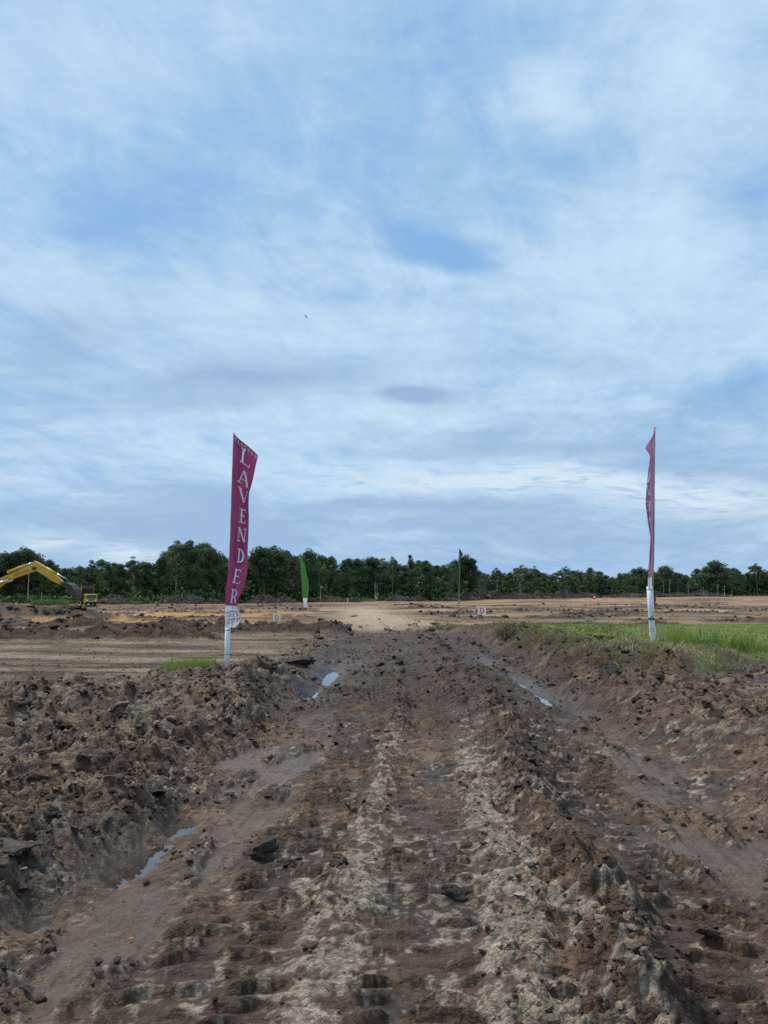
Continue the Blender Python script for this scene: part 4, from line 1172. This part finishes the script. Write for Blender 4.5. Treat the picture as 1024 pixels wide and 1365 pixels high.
# ------------------------------------------------------------------ trees
def tree_proto(kind, seed):
    """unit-height trunk and crown meshes; x,y,z in tree heights"""
    r = random.Random(seed); rn = np.random.default_rng(seed)
    P = dict(broad=(.30, .26, 46, .30, .098, .0095), dense=(.25, .30, 52, .10, .092, .009), column=(.13, .40, 34, .06, .075, .009),
             sparse=(.24, .20, 20, .46, .066, .008), medium=(.27, .30, 46, .12, .088, .009), cone=(.16, .42, 36, .06, .075, .009), gaunt=(.20, .22, 13, .45, .06, .008))[kind]
    rx, rz, nc, zlo, cr_, tr0 = P
    centers = []
    for i in range(nc):
        if kind in ('broad', 'sparse', 'gaunt'):
            a = r.uniform(0, 2 * PI); h = r.uniform(0, 1) ** .7
            rad = rx * math.sqrt(max(0.02, 1 - (h * .97) ** 2)) * r.uniform(.35, 1.0); z = zlo + .12 + (0.86 - zlo - .10) * h
            if kind == 'broad' and r.random() < .3: z = r.uniform(zlo * .5, .6); rad = rx * r.uniform(.2, .75)
        else:
            a = r.uniform(0, 2 * PI); h = r.uniform(0, 1); z = zlo + (.93 - zlo) * h
            prof = math.sin(PI * min(1, h * .75 + .22)) if kind != 'cone' else (1 - h) ** .7 + .12
            rad = rx * prof * r.uniform(.3, 1.0)
        centers.append((rad * math.cos(a), rad * math.sin(a), z, cr_ * r.uniform(.4, 1.5)))
    centers.append((0, 0, .93, cr_ * .8))
    Vs, Fs = [], []; off = 0
    per = 120 if kind not in ('sparse', 'gaunt') else 75
    for (x, y, z, c) in centers:
        n = int(per * (c / cr_) ** 1.5) + 10
        d = rn.normal(size=(n, 3)); d /= np.linalg.norm(d, axis=1)[:, None]
        rad = rn.uniform(.25, 1.0, n) ** .5
        pos = d * rad[:, None] * np.array([c, c, c * .62])[None] + np.array([x, y, z])[None]
        nn = d + rn.normal(size=(n, 3)) * .7 + np.array([0, 0, .5]); nn /= np.linalg.norm(nn, axis=1)[:, None]
        t1_ = np.cross(nn, rn.normal(size=(n, 3))); t1_ /= np.linalg.norm(t1_, axis=1)[:, None]; t2_ = np.cross(nn, t1_)
        sz = rn.uniform(.005, .015, n)[:, None]
        q = np.stack([pos - t1_ * sz * 1.3, pos - t2_ * sz * .8, pos + t1_ * sz * 1.3, pos + t2_ * sz * .8], 1)
        Vs.append(q.reshape(-1, 3)); Fs.append(np.arange(n * 4).reshape(-1, 4) + off); off += n * 4
    mat = M[dict(broad='leaf_dark', dense='leaf_mid', column='leaf_dark', sparse='leaf_grey', medium='leaf_mid', cone='leaf_dark', gaunt='leaf_grey')[kind]]
    crown = mesh_np('crown', np.concatenate(Vs), np.concatenate(Fs), mat, False)
    tb_ = MB(); pts = []; wx, wy = r.uniform(-.03, .03), r.uniform(-.03, .03)
    topz = .72 if kind in ('broad', 'sparse', 'gaunt') else .88
    for i in range(9):
        f = i / 8; pts.append((wx * math.sin(3 * f), wy * math.sin(2.3 * f), -.02 + topz * f + .02 * f))
    tb_.tube(pts, [tr0 * (1.5 if i == 0 else 1.0 - .085 * i) for i in range(9)], 7)
    for (x, y, z, c) in r.sample(centers, min(14, len(centers))):
        z0 = max(.15, z - .16 - .1 * r.random()); k = min(8, max(0, int((z0 + .02) / topz * 8))); s0 = Vector(pts[k]); e0 = Vector((x, y, z))
        mid = s0.lerp(e0, .5) + Vector((0, 0, -.02))
        tb_.tube([s0, mid, e0], [tr0 * .45, tr0 * .3, tr0 * .12], 5)
    trunk = tb_.mesh('trunk', M['pale_bark'] if kind in ('sparse', 'gaunt') else M['bark'], True)
    return trunk, crown


PROTO = {k: [tree_proto(k, 500 + 10 * i + j) for j in range(n)] for i, (k, n) in enumerate(
    (('broad', 3), ('dense', 3), ('column', 1), ('sparse', 2), ('medium', 3), ('cone', 1), ('gaunt', 1)))}
NAMES = dict(broad='broadleaf_tree', dense='broadleaf_tree', column='columnar_tree', sparse='slender_tree', medium='broadleaf_tree', cone='conical_tree', gaunt='slender_tree')


def sector(px):
    for lim, t in ((110, 'behind the excavator arm'), (225, 'behind the dump truck'), (300, 'beside the lettered plum banner'), (395, 'behind the open green flag'),
                   (505, 'behind the far small flags'), (600, 'short of the furled green flag'), (640, 'right behind the furled green flag'), (860, 'across the wide bare field'), (9999, 'past the twisted plum banner')):
        if px < lim: return t


LOOK = dict(broad='dark broad-crowned tree', dense='dense mid-green tree', medium='bushy green tree', sparse='thin grey-green tree with pale trunk', column='narrow columnar dark tree', cone='dark conical tree', gaunt='gaunt thin-crowned tree')


def put_tree(px, top_py, kind, D=None, wide=1.0, label=None, row=0):
    a = (px - 512) / 1030
    if D is None: D = float(np.interp(a, TL_A, TL_D)) + 4
    p = at(px, 800, D); z = gz(p.x, D)
    h = at(px, top_py, D).z - z
    if h < 2: return
    lab = label or (LOOK[kind] + (' at the wood front ' if row == 0 else ' deeper in the wood ') + sector(px))
    o = thing(NAMES[kind], lab, 'tree', (p.x, D, z), random.uniform(0, 6.28), 'trees of the wood ' + sector(px))
    s_ = h * wide
    o.scale = (s_, s_, h * 1.02)
    tm, cm = random.choice(PROTO[kind])
    link('trunk', tm, o); link('crown', cm, o)


SPEC = {235: 'tall feathery tree with open crown rising over the wood beside the lettered banner', 958: 'big round-crowned tree standing above its neighbours past the twisted banner',
        549: 'narrow dark spire of a tree rising above the central wood', 1008: 'leaning open-crowned tree beside the big round-crowned one',
        622: 'domed dark tree directly behind the furled green flag', 30: 'broad dark tree towering behind the excavator arm'}
random.seed(21)
FRONT = [(-60, 738, 'broad', 1.0), (-25, 742, 'dense', 1.0), (5, 734, 'broad', 1.0), (30, 727, 'broad', 1.15), (62, 744, 'medium', .9), (84, 757, 'dense', 1), (104, 752, 'medium', 1), (122, 744, 'cone', 1.0), (142, 748, 'dense', 1),
         (160, 750, 'medium', 1), (177, 742, 'sparse', 1), (196, 750, 'dense', 1), (214, 742, 'medium', .9), (235, 719, 'sparse', 1.1), (252, 722, 'dense', .9), (275, 722, 'broad', .95), (296, 738, 'medium', .9),
         (318, 745, 'dense', .9), (345, 728, 'broad', 1.0), (370, 727, 'broad', 1.0), (392, 738, 'dense', .9), (413, 733, 'broad', .9), (440, 741, 'medium', .9), (458, 744, 'dense', .9), (476, 742, 'medium', 1), (495, 740, 'broad', 1.1),
         (525, 742, 'sparse', .9), (549, 740, 'column', .8), (538, 755, 'medium', .9), (568, 748, 'dense', 1.1), (590, 752, 'medium', .9), (603, 746, 'sparse', .7), (622, 736, 'broad', 1.1),
         (646, 764, 'sparse', .9), (663, 758, 'sparse', 1.1), (680, 762, 'dense', 1), (695, 753, 'sparse', 1.25), (715, 756, 'sparse', 1.1), (737, 766, 'medium', 1.1), (755, 756, 'sparse', 1.0), (772, 757, 'sparse', 1.1), (789, 757, 'dense', 1.0),
         (808, 766, 'medium', 1.2), (826, 762, 'dense', 1.2), (845, 758, 'medium', 1.2), (868, 756, 'broad', 1.2), (892, 754, 'broad', 1.2), (912, 766, 'dense', 1.2), (932, 757, 'medium', 1.2), (958, 746, 'broad', 1.35), (984, 758, 'dense', 1.1),
         (1008, 751, 'gaunt', 1.2), (1000, 765, 'medium', 1.1), (1030, 758, 'dense', 1.2), (1060, 752, 'broad', 1.2), (1095, 758, 'medium', 1.2), (1130, 755, 'broad', 1.2)]
for px, py, k, wd_ in FRONT:
    put_tree(px + random.uniform(-2, 2), py + random.uniform(-3, 2.5), k, None, wd_, SPEC.get(px))
tops_px = [f[0] for f in sorted(FRONT)]; tops_py = [f[1] for f in sorted(FRONT)]
for row, (step, dd, low_) in enumerate(((13, 9, 5), (11, 20, 7), (11, 36, 8))):
    px = -70
    while px < 1140:
        a = (px - 512) / 1030; D = float(np.interp(a, TL_A, TL_D)) + dd + random.uniform(-4, 4)
        put_tree(px, float(np.interp(px, tops_px, tops_py)) + low_ + random.uniform(-7, 11), random.choice(('dense', 'medium', 'broad', 'dense', 'medium', 'sparse', 'cone')), D, random.uniform(1.0, 1.35) * (1.35 if px > 640 else 1.0), None, 1)
        px += step * random.uniform(.7, 1.3) * (0.8 if px > 640 else 1.0)

# bare pale trunks at the clearing's edge
for px, py0, py1, D in ((37, 757, 806, 116), (55, 790, 806, 117), (427, 780, 801, 150), (663, 772, 796, 232), (694, 776, 797, 236), (885, 775, 795, 262), (893, 772, 795, 264), (918, 775, 794, 262), (966, 779, 794, 268), (957, 779, 794, 270), (938, 783, 795, 258), (976, 786, 795, 266)):
    p = at(px, py1, D); z = gz(p.x, D); h = at(px, py0, D).z - z
    o = thing('bare_trunk', 'bare pale trunk left standing before the wood ' + sector(px), 'dead tree', (p.x, D, z), 0, 'bare trunks left at the edge ' + sector(px))
    lx = random.uniform(-.04, .04) * h
    tb_ = MB().tube([(0, 0, -.1), (lx * .3, 0, h * .35), (lx * .8, 0, h * .7), (lx, 0, h)], [.11, .085, .06, .03], 6); tb_.build('trunk', M['pale_bark'], o, True)
    mb = MB()
    for i in range(4):
        zz = h * random.uniform(.55, .95); an = random.uniform(0, 6.28); ln = h * random.uniform(.06, .14)
        mb.tube([(lx * zz / h, 0, zz), (lx * zz / h + ln * math.cos(an), ln * math.sin(an), zz + ln * .8)], [.06, .02], 5)
    mb.build('broken_branches', M['pale_bark'], o, True)


# ------------------------------------------------------------------ undergrowth, brush heaps
def blades(name, label, cat, x, y, h, wdt, mat, lean=.35, seed=5, z=None):
    r = np.random.default_rng(seed); n = len(x)
    if z is None: z = height(x, y)
    a = r.uniform(0, 2 * PI, n); b_ = r.uniform(0, 2 * PI, n); ln = r.uniform(0, lean, n) * h
    dx_, dy_ = np.cos(a) * wdt / 2, np.sin(a) * wdt / 2
    mx, my = np.cos(b_) * ln * .4, np.sin(b_) * ln * .4; tx, ty = np.cos(b_) * ln, np.sin(b_) * ln
    V = np.stack([np.stack([x - dx_, y - dy_, z - .02], 1), np.stack([x + dx_, y + dy_, z - .02], 1),
                  np.stack([x + dx_ * .7 + mx, y + dy_ * .7 + my, z + h * .6], 1), np.stack([x - dx_ * .7 + mx, y - dy_ * .7 + my, z + h * .6], 1),
                  np.stack([x + tx, y + ty, z + h], 1)], 1).reshape(-1, 3)
    k = np.arange(n)[:, None] * 5
    me = bpy.data.meshes.new(name)
    T3 = np.concatenate([k + np.array([[0, 1, 2]]), k + np.array([[0, 2, 3]]), k + np.array([[3, 2, 4]])], 0)
    me = mesh_np(name, V, T3, mat, False)
    o = link(name, me); o['kind'] = 'stuff'; o['label'] = label; o['category'] = cat
    return o


rg = np.random.default_rng(77)
n = 20000
apx = rg.uniform(-160, 1200, n); D = np.interp((apx - 512) / 1030, TL_A, TL_D) + rg.uniform(-3, 16, n); x = (apx - 512) / 1030 * D
z0 = height(x, D); hh = rg.uniform(.0, 1, n) ** 1.6 * np.interp(D, [120, 300], [2.6, 5.5]) * (.5 + .9 * sstep(-.3, .3, fbm(x * .08, D * .08, 3, 140)))
pos = np.stack([x, D, z0 + hh], 1); d1 = rg.normal(size=(n, 3)); d1 /= np.linalg.norm(d1, axis=1)[:, None]; d2 = np.cross(d1, rg.normal(size=(n, 3))); d2 /= np.linalg.norm(d2, axis=1)[:, None]
sz = rg.uniform(.16, .42, n)[:, None]
q = np.stack([pos - d1 * sz, pos - d2 * sz * .7, pos + d1 * sz, pos + d2 * sz * .7], 1).reshape(-1, 3)
o = link('undergrowth', mesh_np('undergrowth', q, np.arange(n * 4).reshape(-1, 4), M['leaf_mid'], False)); o['kind'] = 'stuff'; o['label'] = 'low green undergrowth along the foot of the wood'; o['category'] = 'undergrowth'


def brush_proto(seed):
    r = random.Random(seed); mb = MB()
    for i in range(330):
        a = r.uniform(0, 2 * PI); rr = r.random() ** .6; x, y = rr * math.cos(a), rr * .6 * math.sin(a)
        zt = (1 - rr ** 1.6) * r.uniform(.25, 1.0); an = r.uniform(0, 6.28); ln = r.uniform(.10, .34); el_ = r.uniform(-.3, .55)
        d = Vector((math.cos(an) * math.cos(el_), math.sin(an) * math.cos(el_), math.sin(el_) * 1.6)) * ln
        p = Vector((x, y, zt * .9)); mb.tube([p - d * .5, p + d * .5], [r.uniform(.012, .03), .006], 4, False)
    sticks = mb.mesh('branches', M['dead_wood'])
    V, F = ico(3, seed, .3); V = V * np.array([.9, .55, .62]); V[:, 2] = np.maximum(V[:, 2], -.05)
    core = mesh_np('debris_core', V, F, M['dead_wood'])
    return sticks, core


BP = [brush_proto(700 + i) for i in range(4)]
random.seed(5)
for px, py, wpx, hpx in ((150, 806, 50, 12), (176, 807, 24, 6), (226, 807, 34, 10), (252, 806, 40, 14), (285, 804, 26, 7), (352, 803, 44, 10), (378, 803, 36, 8), (436, 802, 44, 9), (470, 800, 22, 4), (530, 800, 36, 7),
                         (556, 799, 30, 5), (602, 798, 26, 8), (624, 797, 36, 10), (655, 796, 40, 8), (690, 797, 44, 8), (722, 797, 46, 8), (752, 796, 44, 7), (780, 796, 40, 7), (838, 796, 60, 6), (872, 796, 50, 7), (905, 796, 40, 6), (935, 796, 44, 8), (960, 796, 30, 5)):
    a = (px - 512) / 1030; D = float(np.interp(a, TL_A, TL_D)) - random.uniform(7, 13) * (1 if px < 640 else 2.2)
    p = at(px, py, D); z = gz(p.x, D); hw = wpx / 2 / 1030 * D; h = max(.6, (at(px, py - hpx, D).z - z) * 1.35)
    o = thing('brush_heap', 'heap of cut branches and roots at the wood edge ' + sector(px), 'brush heap', (p.x, D, z), random.choice((0, PI)) + random.uniform(-.2, .2), 'brush heaps at the wood edge ' + sector(px))
    o.scale = (hw * 1.1, hw * 1.1, h)
    a_, b_ = random.choice(BP); link('branches', a_, o); link('debris_core', b_, o)

# small markers on the far field
for px, py, D, lab in ((452, 803, 160, 'white survey stake standing at the foot of the leaning far flag'), (463.5, 804, 152, 'lone white survey stake on bare ground between the far flags'), (812, 797, 225, 'white survey stake beside the round red marker')):
    p = at(px, py, D); z = gz(p.x, D)
    o = MB().add([(-.09, -.06, -.1), (.09, -.06, -.1), (.09, .06, -.1), (-.09, .06, -.1), (-.09, -.06, .55), (.09, -.06, .55), (.09, .06, .55), (-.09, .06, .55), (0, 0, .66)],
                 [(3, 2, 1, 0), (0, 1, 5, 4), (1, 2, 6, 5), (2, 3, 7, 6), (3, 0, 4, 7), (4, 5, 8), (5, 6, 8), (6, 7, 8), (7, 4, 8)]).build('survey_stake', M['pvc'])
    o.location = (p.x, D, z); tag(o, lab, 'stake', 'white survey stakes')
D = 222; p = at(792, 795.5, D); z = gz(p.x, D)
o = thing('round_marker', 'round red marker with white centre by the far brush heaps', 'marker', (p.x, D, z))
MB().tube([(0, -.06, .62), (0, .06, .62)], .58, 20).build('disc', M['red'], o); MB().tube([(0.05, -.075, .66), (0.05, -.062, .66)], .3, 16).build('white_centre', M['print'], o)
MB().box((0, .09, .3), (.1, .05, .8)).build('post', M['dead_wood'], o)

# ------------------------------------------------------------------ grass and weeds
n = 60000
y = rg.uniform(15.2, 34, n); x = rg.uniform(3.6, 24, n); Rg = regions(x, y); height(x, y, Rg)
gr = sstep(-0.25, 0.15, fbm(x * 0.45, y * 0.45, 3, 101) + 0.35 * sstep(16, 18.5, y) - 0.5 * sstep(30, 35, y) - 0.6 * (1 - sstep(4.0, 5.2, Rg['s'])))
k = (rg.uniform(size=n) < gr * .85) & (Rg['Rshelf'] > .7) & (x < .62 * y + 2)
x, y = x[k], y[k]; blades('turf_grass', 'bright green grass sward on the raised ground right of the road', 'grass', x, y, rg.uniform(.015, .05, len(x)), rg.uniform(.012, .03, len(x)), M['grass'], 1.1)


def tuft_pts(cx, cy, rx, ry, n): a = rg.uniform(0, 2 * PI, n); r_ = np.sqrt(rg.uniform(0, 1, n)); return cx + rx * r_ * np.cos(a), cy + ry * r_ * np.sin(a)


for cx, cy, rx, ry, n, h0, h1, lab in ((-3.75, 14.9, .58, .45, 1100, .10, .30, 'tuft of green grass beside the lettered banner pipe'), (6.35, 16.9, .55, .45, 1500, .12, .42, 'tall grass tuft against the twisted banner pipe'),
                                       (7.3, 16.6, .8, .4, 1300, .08, .26, 'low grass tuft on the rim of the right bank')):
    x, y = tuft_pts(cx, cy, rx * 1.25, ry * 1.2, n); fo = np.clip(1.15 - ((x - cx) / rx / 1.25) ** 2, .15, 1) * (.45 + .9 * sstep(-.3, .4, fbm(x * 4, y * 4, 2, 160))); o = blades('grass_tuft', lab, 'grass tuft', x, y, rg.uniform(h0, h1, n) * fo, rg.uniform(.008, .020, n), M['grass'], .8)
    del o['kind']
n = 6500
y = rg.uniform(20, 46, n); x = np.interp(y, RY, RX) + rg.uniform(3.0, 9.5, n); k = fbm(x * .5, y * .35, 3, 150) > .0
x, y = x[k], y[k]; blades('verge_weeds', 'dull grey-green weeds along the rough verge near the furled flag', 'weeds', x, y, rg.uniform(.03, .13, len(x)), rg.uniform(.012, .03, len(x)), M['weed'], 1.0)
n = 2200
y = rg.uniform(13.2, 22, n); x = np.interp(y, RY, RX) + rg.uniform(3.0, 4.6, n); k = fbm(x * .9, y * .9, 3, 151) > .05
x, y = x[k], y[k]; blades('bank_moss', 'thin moss and sprouting weeds on the face of the right bank', 'weeds', x, y, rg.uniform(.03, .12, len(x)), rg.uniform(.012, .03, len(x)), M['weed'], .9)
n = 1500
x, y = tuft_pts(5.5, 15.2, 1.9, .8, n); blades('dry_roots', 'dry straw and roots hanging over the rim of the pole mound', 'straw', x, y, rg.uniform(.03, .16, n), rg.uniform(.008, .016, n), M['straw'], 1.9)
n = 5000
apx = np.concatenate([rg.uniform(45, 95, n // 2), rg.uniform(440, 500, n // 4), rg.uniform(960, 1090, n // 4)]); D = np.interp((apx - 512) / 1030, TL_A, TL_D) - rg.uniform(1, 14, len(apx)); x = (apx - 512) / 1030 * D
blades('edge_grass', 'tall grass growing between the brush heaps and the wood', 'grass', x, D, rg.uniform(.15, .7, len(x)) * (.25 + 1.1 * sstep(-.25, .4, fbm(x * .35, D * .35, 3, 170))), rg.uniform(.06, .16, len(x)), M['leaf_grass'], .9)


def shrub(px, py, D, sx, sz_, label, seed):
    p = at(px, py, D); z = gz(p.x, D); o = thing('shrub', label, 'shrub', (p.x, D, z)); r = np.random.default_rng(seed); n = 700
    d = r.normal(size=(n, 3)); d /= np.linalg.norm(d, axis=1)[:, None]; d[:, 2] = np.abs(d[:, 2]); pos = d * (r.uniform(.3, 1, n) ** .5)[:, None] * np.array([sx, sx * .8, sz_])
    a = r.normal(size=(n, 3)); a /= np.linalg.norm(a, axis=1)[:, None]; b_ = np.cross(a, r.normal(size=(n, 3))); b_ /= np.linalg.norm(b_, axis=1)[:, None]
    s_ = r.uniform(.015, .04, n)[:, None]
    q = np.stack([pos - a * s_ * 1.4, pos - b_ * s_ * .6, pos + a * s_ * 1.4, pos + b_ * s_ * .6], 1).reshape(-1, 3)
    link('foliage', mesh_np('foliage', q, np.arange(n * 4).reshape(-1, 4), M['weed'], False), o)
    mb = MB()
    for i in range(16): an = r.uniform(0, 6.28); mb.tube([(0, 0, -.05), (sx * .7 * math.cos(an), sx * .6 * math.sin(an), sz_ * r.uniform(.5, .95))], [.012, .005], 4)
    mb.build('stems', M['dead_wood'], o)


shrub(676, 850, 23.5, .42, .48, 'grey-green weedy shrub on the edge of the road bank before the turf', 41)
shrub(592, 832, 36, .8, .40, 'low grey scrub clump beside the foot of the furled green flag', 42)

# chips of root and dead leaf on the left bank
n = 160
y = np.exp(rg.uniform(math.log(3.4), math.log(9), n)); x = rg.uniform(-3.2, -.7, n) - .12 * y * rg.uniform(0, 1, n); z = height(x, y) + .012
a = rg.uniform(0, 2 * PI, n); l_ = rg.uniform(.006, .022, n); V = []; F = []
for i in range(n):
    dx_, dy_ = math.cos(a[i]) * l_[i], math.sin(a[i]) * l_[i]; wq = .45
    for zz in (0, .004): V += [(x[i] - dx_, y[i] - dy_, z[i] + zz), (x[i] + dy_ * wq, y[i] - dx_ * wq, z[i] + zz + .006), (x[i] + dx_, y[i] + dy_, z[i] + zz + .004), (x[i] - dy_ * wq, y[i] + dx_ * wq, z[i] + zz)]
    k = i * 8; F += [(k + 3, k + 2, k + 1, k), (k + 4, k + 5, k + 6, k + 7)] + [(k + j, k + (j + 1) % 4, k + 4 + (j + 1) % 4, k + 4 + j) for j in range(4)]
M['chip'] = plain('root_chip', (0.26, 0.115, 0.05), .8, .4, 9)
o = link('root_chips', mesh_np('root_chips', V, F, M['chip'], False)); o['kind'] = 'stuff'; o['label'] = 'orange chips of root and dead leaf on the left mud'; o['category'] = 'root chips'

# ------------------------------------------------------------------ bird
bp_ = at(407.8, 422, 46)
o = thing('bird', 'small dark bird gliding high over the field', 'bird', bp_); o.rotation_euler = (.2, .75, .5)
MB().tube([(0, -.11, 0), (0, -.07, .005), (0, 0, .006), (0, .07, .002), (0, .15, 0)], [.008, .022, .028, .016, .004], 8).build('body', M['bird'], o, True)
for s_ in (-1, 1):
    MB().add([(0, -.05, .01), (s_ * .09, -.07, .035), (s_ * .2, .02, .02), (s_ * .1, .0, .03), (0, .04, .008), (0, -.05, -.002), (s_ * .09, -.07, .027), (s_ * .1, .0, .022), (0, .04, -.002)],
             [(0, 1, 3, 4), (1, 2, 3), (5, 8, 7, 6), (6, 7, 2), (0, 5, 6, 1), (1, 6, 2), (2, 7, 3), (3, 7, 8, 4), (0, 4, 8, 5)]).build('wing', M['bird'], o, True)
MB().add([(0, .12, .003), (-.035, .22, 0), (0, .19, 0), (.035, .22, 0)], [(0, 1, 2), (0, 2, 3)]).build('tail', M['bird'], o)
